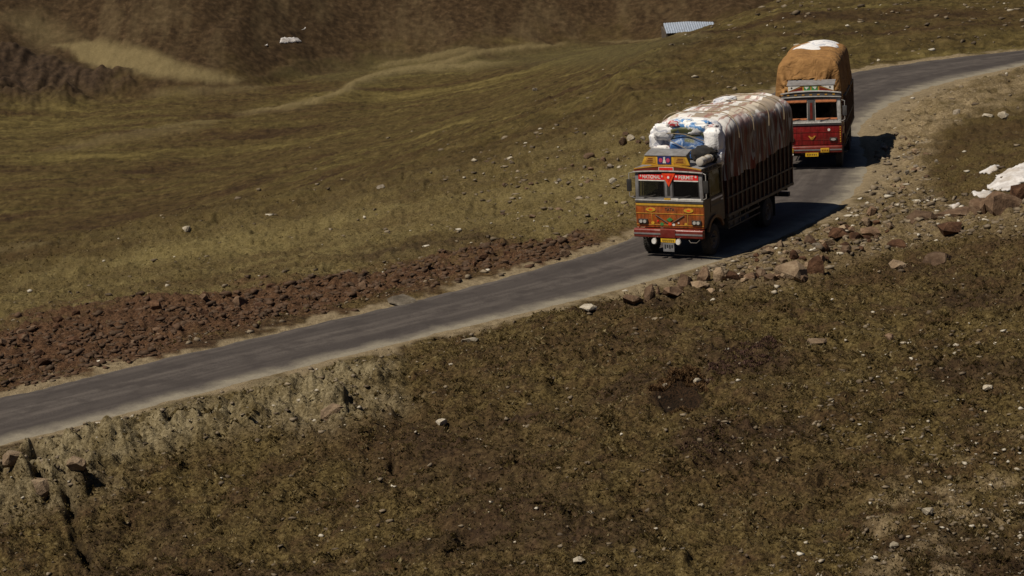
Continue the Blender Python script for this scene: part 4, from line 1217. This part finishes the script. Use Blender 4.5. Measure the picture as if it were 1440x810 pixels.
for kd in ('angular', 'slab', 'upright'):
    for k in range(6):
        bm = hull(100 * (1 + ['angular', 'slab', 'upright'].index(kd)) + k, n=22 if kd != 'slab' else 18, flat_={'angular': .8, 'slab': .42, 'upright': 1.25}[kd])
        # crack the faces into rough facets
        bmesh.ops.subdivide_edges(bm, edges=bm.edges, cuts=1, use_grid_fill=True)
        rs = random.Random(k)
        for v in bm.verts: v.co *= 1 + rs.uniform(-.045, .045)
        me = bpy.data.meshes.new('rock_' + kd); bm.to_mesh(me); bm.free()
        ROCKS[kd, k] = me
_rm = {}
def rock(px, py, wpx, hpx, kind, mt, label, group=None, name='rock', sink=.36, world=None, size=None):
    x, y = P(px, py) if world is None else world
    z = gz(x, y)
    k = random.randrange(6)
    key = (kind, k, mt)
    if key not in _rm:
        me = ROCKS[kind, k].copy(); me.materials.append(RM[mt]); _rm[key] = me
    o = bpy.data.objects.new(name, _rm[key]); col.objects.link(o)
    dist = math.hypot(x, y)
    if size is None:
        s = wpx / FOC * dist * .5
        hz = hpx / FOC * dist * .55
    else:
        s = size; hz = size * hpx
    fl = {'angular': .8, 'slab': .42, 'upright': 1.25}[kind]
    o.scale = (s, s * random.uniform(.75, 1.05), hz / fl)
    o.rotation_euler = (random.uniform(-.18, .18), random.uniform(-.18, .18), random.uniform(0, 6.28))
    o.location = (x, y, z + hz * (1 - 2 * sink) )
    tag(o, label, 'rock', group)
    return o

named = [
    # px, py(base), width, height, kind, material, label
    (963, 400, 30, 38, 'upright', 'brown', 'pointed dark boulder at the road edge by the front truck, left one of two'),
    (989, 394, 24, 42, 'upright', 'brown', 'pointed boulder at the road edge by the front truck, right one of two'),
    (1012, 394, 22, 32, 'upright', 'tan', 'rounded tan boulder just right of the two pointed boulders'),
    (1028, 397, 32, 24, 'angular', 'rust', 'sloping reddish boulder beside the rounded tan one at the road edge'),
    (986, 404, 34, 16, 'slab', 'tan', 'flat tan stone lying at the foot of the two pointed boulders'),
    (1113, 396, 62, 36, 'angular', 'tan', 'widest tan boulder in the row along the near road edge'),
    (1082, 398, 36, 18, 'angular', 'brown', 'brown boulder leaning on the left of the widest tan boulder'),
    (1150, 388, 34, 38, 'angular', 'rust', 'blocky reddish boulder right of the widest tan boulder'),
    (1057, 394, 30, 22, 'angular', 'brown', 'low brown rock between the sloping reddish boulder and the widest tan one'),
    (888, 426, 40, 22, 'slab', 'brown', 'dark flat boulder at the left end of the roadside row'),
    (914, 420, 22, 30, 'upright', 'brown', 'dark narrow boulder next to the dark flat one at the row\'s left end'),
    (925, 408, 9, 22, 'upright', 'brown', 'thin small stone standing upright like a post at the road edge'),
    (945, 412, 40, 16, 'slab', 'brown', 'long low brown stone right of the thin standing stone'),
    (828, 440, 36, 10, 'slab', 'pale', 'flat pale stone on the near verge left of the dark boulders'),
    (660, 482, 30, 14, 'angular', 'pale', 'pale rounded stone on the near verge at the middle of the road'),
    (1080, 352, 30, 12, 'slab', 'brown', 'flat dark slab at the edge of the asphalt right of the front truck'),
    (1148, 350, 26, 14, 'slab', 'grey', 'grey slab on the gravel verge right of the front truck'),
    (1180, 338, 46, 16, 'slab', 'rust', 'long dark red slab in the broken ledge below the bend'),
    (1225, 330, 44, 20, 'slab', 'brown', 'thick brown slab in the broken ledge below the bend'),
    (1335, 328, 52, 18, 'slab', 'rust', 'rounded rust brown slab lying alone below the snow'),
    (1320, 366, 52, 20, 'slab', 'brown', 'smooth grey brown hump of rock in the turf below the lone rust slab'),
    (1412, 296, 66, 44, 'angular', 'brown', 'largest dark brown boulder under the snow patch'),
    (1376, 302, 40, 34, 'angular', 'brown', 'square brown boulder left of the largest one under the snow'),
    (1436, 284, 40, 50, 'angular', 'rust', 'dark boulder cut by the right border of the photo under the snow'),
    (1340, 304, 60, 18, 'slab', 'brown', 'long tilted slab left of the boulders under the snow'),
    (1295, 312, 52, 18, 'slab', 'brown', 'dark long slab at the left end of the ledge under the snow'),
    (1264, 345, 46, 18, 'angular', 'rust', 'reddish broken rock in the middle of the slope below the bend'),
    (1262, 378, 40, 16, 'slab', 'tan', 'low reddish tan slab on the turf left of the smooth hump'),
    (1346, 156, 15, 16, 'angular', 'grey', 'small round grey boulder on the turf inside the upper bend'),
    (1410, 166, 24, 14, 'slab', 'pale', 'pale grey boulder right of the small round one inside the upper bend'),
    (1388, 163, 20, 9, 'slab', 'pale', 'low pale stone between the two boulders inside the upper bend'),
    (888, 200, 14, 11, 'angular', 'pale', 'bright cream stone on the slope left of the front truck\'s load'),
    (876, 204, 14, 17, 'upright', 'brown', 'dark stone beside the bright cream stone on the slope'),
    (898, 200, 12, 8, 'angular', 'brown', 'small dark stone right of the bright cream stone on the slope'),
    (862, 262, 14, 12, 'angular', 'pale', 'pale stone on the slope left of the front truck\'s cab'),
    (828, 218, 20, 10, 'angular', 'brown', 'dark stone on the pale slope level with the truck\'s crown board'),
    (788, 238, 14, 10, 'angular', 'brown', 'dark lump on the pale slope far left of the crown board'),
    (752, 131, 11, 6, 'angular', 'grey', 'lone grey stone on the brown meadow beyond the slope'),
    (262, 326, 18, 9, 'angular', 'pale', 'white stone alone on the green meadow at left'),
    (536, 263, 18, 8, 'slab', 'grey', 'flat grey stone alone on the pale slope at the centre left'),
    (566, 424, 44, 18, 'slab', 'grey', 'low greenish grey slab at the road edge end of the red rubble'),
    (1150, 473, 40, 10, 'slab', 'tan', 'low flat tan stone in the turf below the roadside boulders'),
    (1250, 474, 22, 16, 'angular', 'brown', 'dark wedge of rock in the turf below the smooth hump'),
    (1272, 404, 14, 9, 'angular', 'grey', 'small grey stone on the turf under the reddish tan slab'),
    (1388, 548, 24, 9, 'slab', 'pale', 'bright pale chip on the right-hand turf'),
    (1305, 738, 22, 14, 'slab', 'pale', 'pale stone in the lower right turf, biggest of the pale ones'),
    (1258, 772, 16, 12, 'angular', 'pale', 'cream stone in the lower right turf below the biggest pale one'),
    (985, 710, 16, 10, 'angular', 'pale', 'pale greenish stone in the lower turf at the middle right'),
    (830, 724, 20, 10, 'slab', 'pale', 'flat pale stone in the lower turf near the middle'),
    (815, 798, 20, 12, 'slab', 'pale', 'flat pale stone at the bottom border of the photo'),
    (1100, 394, 40, 14, 'slab', 'brown', 'dark stone wedged under the widest tan boulder'),
    (112, 690, 34, 26, 'angular', 'tan', 'rounded pinkish tan rock above the trench at lower left'),
    (58, 690, 46, 44, 'angular', 'tan', 'pale tan outcrop block beside the black cleft at lower left'),
    (24, 676, 42, 30, 'slab', 'tan', 'tan outcrop slab at the left border below the road'),
    (470, 596, 46, 30, 'angular', 'tan', 'rounded tan mound of rock on the pale bank below the road'),
    (982, 549, 16, 10, 'angular', 'pale', 'pale stone on the right lip of the dark hollow in the turf'),
    (936, 552, 13, 8, 'slab', 'pale', 'small pale stone on the left lip of the dark hollow in the turf'),
    (620, 590, 22, 14, 'angular', 'pale', 'pale stone with a dark hollow beside it right of the bank'),
]
for p in named: rock(*p)

def scatter(n, poly, wmin, wmax, kinds, mats, label, group, hr=(.5, .9), sink=.36, power=2.0):
    xs = [p[0] for p in poly]; ys = [p[1] for p in poly]
    c = 0; W = []
    while c < n:
        px = random.uniform(max(-20, min(xs)), min(1460, max(xs))); py = random.uniform(min(ys), max(ys))
        ins = False
        for i in range(len(poly)):
            (x1, y1), (x2, y2) = poly[i], poly[(i + 1) % len(poly)]
            if (y1 > py) != (y2 > py) and px < (x2 - x1) * (py - y1) / (y2 - y1) + x1: ins = not ins
        if not ins: continue
        w = wmin + (wmax - wmin) * random.random() ** power
        rock(px, py, w, w * random.uniform(*hr), random.choice(kinds), random.choice(mats), label, group, sink=sink)
        c += 1
scatter(88, [(0, 478), (100, 446), (250, 428), (400, 404), (550, 384), (680, 360), (760, 345), (820, 338), (850, 346), (760, 368), (600, 400), (400, 444), (200, 490), (0, 530)], 8, 25,
        ['angular', 'angular', 'slab'], ['rust', 'rust', 'brown'], 'angular rust brown rock in the red rubble bank along the far side of the road', 'rocks of the red rubble bank')
scatter(84, [(930, 412), (1000, 398), (1060, 366), (1130, 345), (1180, 320), (1240, 300), (1262, 330), (1180, 372), (1130, 398), (1040, 404), (940, 418)], 8, 24,
        ['angular', 'slab', 'upright'], ['brown', 'rust', 'tan'], 'small brown rock among the bigger boulders of the near road edge', 'small rocks of the near road edge')
scatter(38, [(1240, 200), (1280, 195), (1320, 230), (1310, 270), (1270, 290), (1235, 300), (1245, 240)], 6, 14,
        ['angular', 'slab'], ['grey', 'tan', 'brown'], 'small grey tan stone in the stony patch inside the bend', 'stones inside the bend')
scatter(30, [(700, 260), (900, 170), (1000, 132), (1060, 125), (960, 190), (890, 250), (880, 320), (800, 320), (700, 320)], 6, 15,
        ['angular', 'slab'], ['grey', 'brown', 'brown'], 'small stone lying on the pale green slope left of the trucks', 'stones on the pale slope')

# ------------------------------------------------------------------ small stones and turf: uncountable stuff
def merged(name, verts, tris, mt, attr=None, label=None, cat=None):
    me = bpy.data.meshes.new(name)
    me.vertices.add(len(verts)); me.vertices.foreach_set('co', verts.ravel().astype(np.float32))
    me.loops.add(tris.size); me.loops.foreach_set('vertex_index', tris.ravel().astype(np.int32))
    me.polygons.add(len(tris)); me.polygons.foreach_set('loop_start', np.arange(0, tris.size, 3, dtype=np.int32))
    if attr is not None:
        at = me.attributes.new('tint', 'FLOAT', 'POINT'); at.data.foreach_set('value', attr.astype(np.float32))
    me.update(); me.materials.append(mt)
    o = bpy.data.objects.new(name, me); col.objects.link(o)
    tag(o, label, cat, kind='stuff')
    return o
def uvpoints(n, lo_v, hi_v, seed):
    """points on the ground, thinning out with distance"""
    r_ = np.random.default_rng(seed)
    px = r_.uniform(-120, 1560, n); v = r_.uniform(lo_v, hi_v, n)
    y = FOC * CAM_H / v
    x = (px - 720) / FOC * y
    return x, y
def tint_mat(name, stops, bumpy=True):
    mt, nt, bs = newmat(name)
    a = N(nt, 'ShaderNodeAttribute', attribute_name='tint').outputs['Fac']
    c = ramp(nt, a, stops)
    pos = N(nt, 'ShaderNodeNewGeometry').outputs['Position']
    n1 = noise(nt, pos, 14, 4, .7)
    c = mix(nt, ramp(nt, n1, [(.35, (0, 0, 0)), (.75, (.55, .55, .55))]), c, stops[len(stops) // 2][1])
    nt.links.new(c, bs.inputs['Base Color']); bs.inputs['Roughness'].default_value = .95
    bs.inputs['Specular IOR Level'].default_value = .15
    return mt
def stones():
    x, y = uvpoints(110000, 150, 1230, 21)
    zb, dr, w, t = base_h(x, y)
    f = features(x, y, zb)
    e = np.abs(dr) - w
    patch = np.clip(pnoise(x / 4, y / 4, 41) * 1.4, 0, 1)
    pr = .012 + .8 * f['rubble'] + .75 * f['kerb'] * (.4 + patch) + .16 * f['bank'] + .15 * f['rpale'] + .09 * f['green'] * patch + .38 * f['green'] * sstep(-6, 3, x) * (.3 + patch) + .05 * f['green'] + .30 * sstep(2, 8, x) * sstep(52, 34, y) * patch + .30 * sstep(5, 9, x) * sstep(41, 34, y) * (.35 + patch) + .02 * sstep(60, 40, y) + .12 * sstep(105, 125, y) * sstep(12, 25, x) + .03 * sstep(0, 10, x) * patch
    pr = np.where(e < .08, 0, pr) * sstep(0, .4, e)
    pr = np.where((t > 12) , pr * .35, pr)
    rs = np.random.default_rng(3)
    k = rs.random(len(x)) < pr
    x, y = x[k], y[k]; fr = f['rubble'][k]; fb = f['bank'][k]; fk = f['kerb'][k]
    z = ground(x, y)
    n = len(x)
    dist = np.hypot(x, y)
    s = (2.0 + 4.8 * rs.random(n) ** 2.6 * (1 + .7 * fr + .4 * fk)) / FOC * dist
    lowr = sstep(6, 12, x) * sstep(50, 36, y)
    tint = np.where(fr > .4, .05 + .25 * rs.random(n), np.where(rs.random(n) < .12 + .35 * lowr, .8 + .2 * rs.random(n), .32 + .42 * rs.random(n)))
    protos = []
    for q in range(6):
        bm = hull(900 + q, n=11, flat_=.65); bm.verts.ensure_lookup_table()
        protos.append((np.array([v.co[:] for v in bm.verts]), np.array([[v.index for v in fc.verts] for fc in bm.faces]))); bm.free()
    VV = []; TT = []; AA = []; off = 0
    pick = rs.integers(0, 6, n)
    for q, (pv, pt) in enumerate(protos):
        idx = np.where(pick == q)[0]
        if len(idx) == 0: continue
        a = rs.uniform(0, 6.283, len(idx)); ca, sa = np.cos(a), np.sin(a)
        sx = s[idx] * rs.uniform(.8, 1.4, len(idx)); sy = s[idx] * rs.uniform(.7, 1.1, len(idx)); sz = s[idx] * rs.uniform(.5, 1.1, len(idx))
        X = pv[None, :, 0] * sx[:, None]; Y = pv[None, :, 1] * sy[:, None]; Z = pv[None, :, 2] * sz[:, None]
        w_ = np.stack([X * ca[:, None] - Y * sa[:, None] + x[idx][:, None], X * sa[:, None] + Y * ca[:, None] + y[idx][:, None], Z + (z[idx] + sz * .15)[:, None]], -1)
        VV.append(w_.reshape(-1, 3)); AA.append(np.repeat(tint[idx], len(pv)))
        TT.append((pt[None] + (np.arange(len(idx)) * len(pv))[:, None, None]).reshape(-1, 3) + off); off += len(idx) * len(pv)
    mt = tint_mat('small stones', [(0, (.030, .016, .010)), (.3, (.095, .050, .030)), (.34, (.08, .06, .043)), (.55, (.17, .135, .095)), (.75, (.28, .23, .165)), (.8, (.42, .37, .29)), (1, (.62, .58, .5))])
    merged('loose_stones', np.vstack(VV), np.vstack(TT), mt, np.concatenate(AA), 'loose small stones strewn over the verges and the turf', 'stones')
stones()
def turf():
    x, y = uvpoints(420000, 330, 1230, 22)
    zb, dr, w, t = base_h(x, y)
    f = features(x, y, zb)
    e = np.abs(dr) - w
    rs = np.random.default_rng(4)
    patch = .55 + pnoise(x / .9, y / .9, 42) * .4 + pnoise(x / 3, y / 3, 43) * .3
    pr = np.clip(patch, .05, 1) * sstep(.3, 1.4, e) * sstep(380, 640, f['v']) * (1 - .92 * f['rubble']) * (1 - .7 * f['bank']) * (1 - .6 * f['kerb']) * (1 - f['burrow']) * (1 - np.clip(f['cut'] * 2, 0, 1))
    k = rs.random(len(x)) < pr
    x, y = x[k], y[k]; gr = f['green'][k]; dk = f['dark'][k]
    z = ground(x, y); n = len(x)
    dist = np.hypot(x, y)
    h = (1.1 + 1.9 * rs.random(n) ** 1.5) / FOC * dist * (1 - .35 * gr) * (1 + 1.2 * sstep(62, 48, dist) * np.clip(pnoise(x / .55, y / .55, 77) * 1.6, 0, 1))
    wd = h * rs.uniform(.30, .7, n)
    VV = []; AA = []
    big = pnoise(x / 1.6, y / 1.6, 44) * .25
    for b in range(2):
        a = rs.uniform(0, 6.283, n); lean = rs.uniform(-1.3, 1.3, n) * h; l2_ = rs.uniform(-1.3, 1.3, n) * h
        ox = rs.normal(0, .5, n) * h; oy = rs.normal(0, .5, n) * h
        dx, dy = np.cos(a) * wd, np.sin(a) * wd
        p0 = np.c_[x + ox - dx, y + oy - dy, z - .01]; p1 = np.c_[x + ox + dx, y + oy + dy, z - .01]
        p2 = np.c_[x + ox + lean, y + oy + l2_, z + h * rs.uniform(.6, 1.1, n)]
        VV.append(np.stack([p0, p1, p2], 1))
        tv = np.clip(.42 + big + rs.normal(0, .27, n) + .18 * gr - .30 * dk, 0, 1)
        AA.append(np.repeat(tv[:, None], 3, 1))
    V = np.concatenate(VV).reshape(-1, 3); T = np.arange(len(V)).reshape(-1, 3); A = np.concatenate(AA).ravel()
    mt = tint_mat('short turf', [(0, (.018, .011, .005)), (.3, (.062, .041, .014)), (.5, (.108, .079, .029)), (.7, (.18, .138, .060)), (1, (.44, .36, .21))])
    nt = mt.node_tree; bs = nt.nodes['Principled BSDF']; out = nt.nodes['Material Output']
    tl = N(nt, 'ShaderNodeBsdfTranslucent'); ms = N(nt, 'ShaderNodeMixShader'); ms.inputs[0].default_value = .45
    nt.links.new(bs.inputs['Base Color'].links[0].from_socket, tl.inputs[0])
    nt.links.new(bs.outputs[0], ms.inputs[1]); nt.links.new(tl.outputs[0], ms.inputs[2]); nt.links.new(ms.outputs[0], out.inputs[0])
    merged('turf', V, T, mt, A, 'short olive and straw coloured turf on the slopes beside the road', 'turf')
turf()

# ------------------------------------------------------------------ low shrubs and dead grass
def shrub(poly, n, hh, stops, label, name='low_shrub', cat='shrub', seed=0):
    W = np.array([P(*p) for p in poly]); lo, hi = W.min(0), W.max(0)
    rs = np.random.default_rng(seed + 70)
    x = rs.uniform(lo[0], hi[0], n * 3); y = rs.uniform(lo[1], hi[1], n * 3)
    ins = np.zeros(x.shape, bool)
    for i in range(len(W)):
        (ax, ay), (bx, by) = W[i], W[(i + 1) % len(W)]
        ins ^= ((ay > y) != (by > y)) & (x < (bx - ax) * (y - ay) / (by - ay + 1e-9) + ax)
    ins &= pnoise(x / .5, y / .5, 80 + seed) > -.28
    x, y = x[ins][:n], y[ins][:n]; m_ = len(x)
    z = ground(x, y)
    dome = (.5 + .5 * pnoise(x / .45, y / .45, 81 + seed)) * hh
    VV = []; AA = []
    for b in range(3):
        a = rs.uniform(0, 6.283, m_); h = dome * rs.uniform(.4, 1.1, m_); w_ = rs.uniform(.008, .022, m_)
        lx, ly = rs.normal(0, .6, m_) * h, rs.normal(0, .6, m_) * h
        dx, dy = np.cos(a) * w_, np.sin(a) * w_
        VV.append(np.stack([np.c_[x - dx, y - dy, z - .02], np.c_[x + dx, y + dy, z - .02], np.c_[x + lx, y + ly, z + h]], 1))
        AA.append(np.repeat(np.clip(rs.normal(.45, .25, m_), 0, 1)[:, None], 3, 1))
    c0 = np.array([W[:, 0].mean(), W[:, 1].mean(), 0.0])
    V = np.concatenate(VV).reshape(-1, 3) - c0
    o = merged(name, V, np.arange(len(V)).reshape(-1, 3), tint_mat(name, stops), np.concatenate(AA).ravel(), label, cat)
    o.location = c0; del o['kind']
shrub([(985, 545), (1000, 515), (1030, 490), (1080, 478), (1102, 486), (1090, 505), (1060, 522), (1020, 535)], 4200, .08, [(0, (.020, .010, .008)), (.4, (.066, .036, .028)), (.7, (.125, .072, .055)), (1, (.21, .13, .10))], 'purplish brown low shrub patch above and right of the dark hollow', seed=1)
shrub([(950, 648), (975, 615), (1010, 605), (1040, 618), (1020, 645), (980, 660)], 1500, .06, [(0, (.020, .011, .008)), (.4, (.062, .036, .026)), (.7, (.115, .07, .05)), (1, (.19, .125, .09))], 'brown low shrub patch below the dark hollow', seed=2)
shrub([(912, 556), (935, 543), (965, 540), (990, 546), (996, 560), (986, 556), (960, 549), (930, 556)], 2200, .16, [(0, (.025, .013, .006)), (.4, (.085, .046, .020)), (.7, (.17, .10, .048)), (1, (.30, .20, .11))], 'tuft of rust brown dead grass hanging over the dark hollow', name='withered_tuft', cat='withered tuft', seed=3)
shrub([(935, 588), (950, 574), (975, 574), (985, 584), (965, 592)], 1200, .12, [(0, (.025, .013, .006)), (.4, (.075, .042, .018)), (.7, (.14, .085, .04)), (1, (.22, .14, .075))], 'small brown dead grass clump at the lower edge of the dark hollow', name='withered_tuft', cat='withered tuft', seed=4)

# ------------------------------------------------------------------ snow
def snow_mat():
    mt, nt, bs = newmat('old snow')
    pos = N(nt, 'ShaderNodeNewGeometry').outputs['Position']
    n1 = noise(nt, pos, 4, 5, .65); n2 = noise(nt, pos, 1.2, 4, .6)
    c = ramp(nt, n1, [(.3, (.46, .43, .42)), (.7, (.74, .73, .74))])
    c = mix(nt, ramp(nt, n2, [(.50, (0, 0, 0)), (.72, (.8, .8, .8))]), c, (.36, .30, .24))
    nt.links.new(c, bs.inputs['Base Color']); bs.inputs['Roughness'].default_value = .8
    bump(nt, bs, n1, .8, .08)
    return mt
SNOW = snow_mat()
def snow(pts, label, group=None, thick=.06, cell=.07):
    W = np.array([P(*p) for p in pts])
    lo = W.min(0) - .1; hi = W.max(0) + .1
    cell = max(cell, (hi - lo).max() / 160)
    gx = np.arange(lo[0], hi[0], cell); gy = np.arange(lo[1], hi[1], cell)
    X, Y = np.meshgrid(gx, gy, indexing='ij'); x = X.ravel(); y = Y.ravel()
    wx = x + pnoise(x / .5, y / .5, 51) * .10 * min(1, cell * 10); wy = y + pnoise(x / .5, y / .5, 52) * .12
    ins = np.zeros(x.shape, bool); best = np.full(x.shape, 1e9); n = len(W)
    for i in range(n):
        ax, ay = W[i]; bx, by = W[(i + 1) % n]; dx, dy = bx - ax, by - ay
        t = np.clip(((wx - ax) * dx + (wy - ay) * dy) / (dx * dx + dy * dy), 0, 1)
        best = np.minimum(best, np.hypot(wx - ax - t * dx, wy - ay - t * dy))
        c = ((ay > wy) != (by > wy)) & (wx < dx * (wy - ay) / (dy if dy else 1e-9) + ax); ins ^= c
    d = np.where(ins, best, -best)
    Z = ground(x, y).reshape(X.shape)
    for _ in range(6):
        Zp = np.pad(Z, 2, 'edge'); Z = np.maximum(Z, sum(Zp[a_:a_ + X.shape[0], b_:b_ + X.shape[1]] for a_ in (0, 2, 4) for b_ in (0, 2, 4)) / 9)
    zz = Z.ravel() + thick * np.sqrt(np.clip(d / .25, 0, 1)) + .012 * pnoise(x / .3, y / .3, 53) - .01
    keep = (d > -.02).reshape(X.shape); ny = len(gy)
    F = []
    for i in range(len(gx) - 1):
        for j in range(ny - 1):
            if keep[i, j] and keep[i + 1, j] and keep[i, j + 1] and keep[i + 1, j + 1]:
                F.append((i * ny + j, (i + 1) * ny + j, (i + 1) * ny + j + 1, i * ny + j + 1))
    used = sorted({v for f_ in F for v in f_}); mp_ = {v: k for k, v in enumerate(used)}
    V = [(x[v], y[v], zz[v]) for v in used]
    o = sheet_obj('snow_patch', V, [tuple(mp_[v] for v in f_) for f_ in F], SNOW, None)
    mod = o.modifiers.new('thick', 'SOLIDIFY'); mod.thickness = thick * .8; mod.offset = -1
    tag(o, label, 'snow patch', group)
SG = 'snow patches'
snow([(1385, 266), (1398, 258), (1412, 246), (1432, 237), (1475, 228), (1480, 252), (1440, 256), (1420, 266), (1402, 270)], 'largest snow patch, white, above the dark boulders at the right border', SG)
snow([(1362, 280), (1375, 274), (1396, 271), (1398, 278), (1380, 284)], 'narrow snow strip just below the left end of the largest patch', SG)
snow([(1378, 242), (1392, 236), (1406, 234), (1404, 240), (1390, 245)], 'thin broken snow remnant above the largest patch', SG)
snow([(1334, 296), (1346, 291), (1352, 294), (1340, 299)], 'tiny snow remnant between the slabs left of the boulders', SG)
snow([(393, 63), (395, 56), (405, 54), (414, 55), (419, 53), (425, 58), (418, 61), (405, 63)], 'lone white snow patch on the brown hill across the valley', SG, thick=.16)
snow([(424, 39), (430, 37), (431, 39), (425, 40)], 'tiny white snow spot above the lone patch on the far hill', SG, thick=.14)
snow([(372, 62), (376, 61), (377, 63), (373, 63.5)], 'faint tiny snow spot left of the lone patch on the far hill', SG, thick=.12)

# ------------------------------------------------------------------ the low shed across the valley
def shed():
    a = P(938, 62); th = math.atan2((1003 - 720) / FOC, 1.0); ra = np.hypot(*a) + 1.5; pb = P(1009, 58); b = pb / np.hypot(*pb) * ra
    z0 = max(gz(*(a + (b - a) * k)) for k in np.linspace(0, 1, 12)) - .95
    d = b - a; L = np.linalg.norm(d); ang = math.atan2(d[1], d[0])
    t = empty('shed', (a[0], a[1], z0), ang)
    tag(t, 'low half buried shed with bluish sheet metal roof below the far hill', 'shed')
    D = 2.6
    q = MB()
    n = int(L / .3)
    for k in range(n):
        x0 = L * k / n - .1; x1 = x0 + L / n
        h = lambda x: .0 - .55 * max(0, x / L - .45)
        zz = [(x0, .0), ((x0 + x1) / 2, .06), (x1, .0)]
        for (xa, da), (xb, db) in zip(zz[:-1], zz[1:]):
            q.add([(xa + .0, -.45, .52 + da + h(xa)), (xb, -.45, .52 + db + h(xb)), (xb + .35, D, 1.22 + db + h(xb)), (xa + .35, D, 1.22 + da + h(xa)),
                   (xa, -.45, .47 + da + h(xa)), (xb, -.45, .47 + db + h(xb)), (xb + .35, D, 1.52 + db + h(xb)), (xa + .35, D, 1.52 + da + h(xa))],
                  [(0, 1, 2, 3), (7, 6, 5, 4), (0, 4, 5, 1), (2, 6, 7, 3), (1, 5, 6, 2), (3, 7, 4, 0)])
    q.build('roof', M['metalroof'], t)
    q = MB(); q.box(.0, L * .98, -.02, .18, -.6, .44); q.build('front_wall', M['stonewall'], t)
    q = MB(); q.prism([(-.0, -.6), (-.0, .52), (D, 1.14), (D, -.6)], -.05, .12, 'x'); q.build('end_wall', M['stonewall'], t)
    q = MB(); q.box(L * .1, L * .1 + .8, -.04, -.022, -.3, .38); q.build('doorway', M['black'], t)
    q = MB(); q.box(.1, L * .98, D - .25, D - .05, -.6, .9); q.build('back_wall', M['stonewall'], t)
shed()
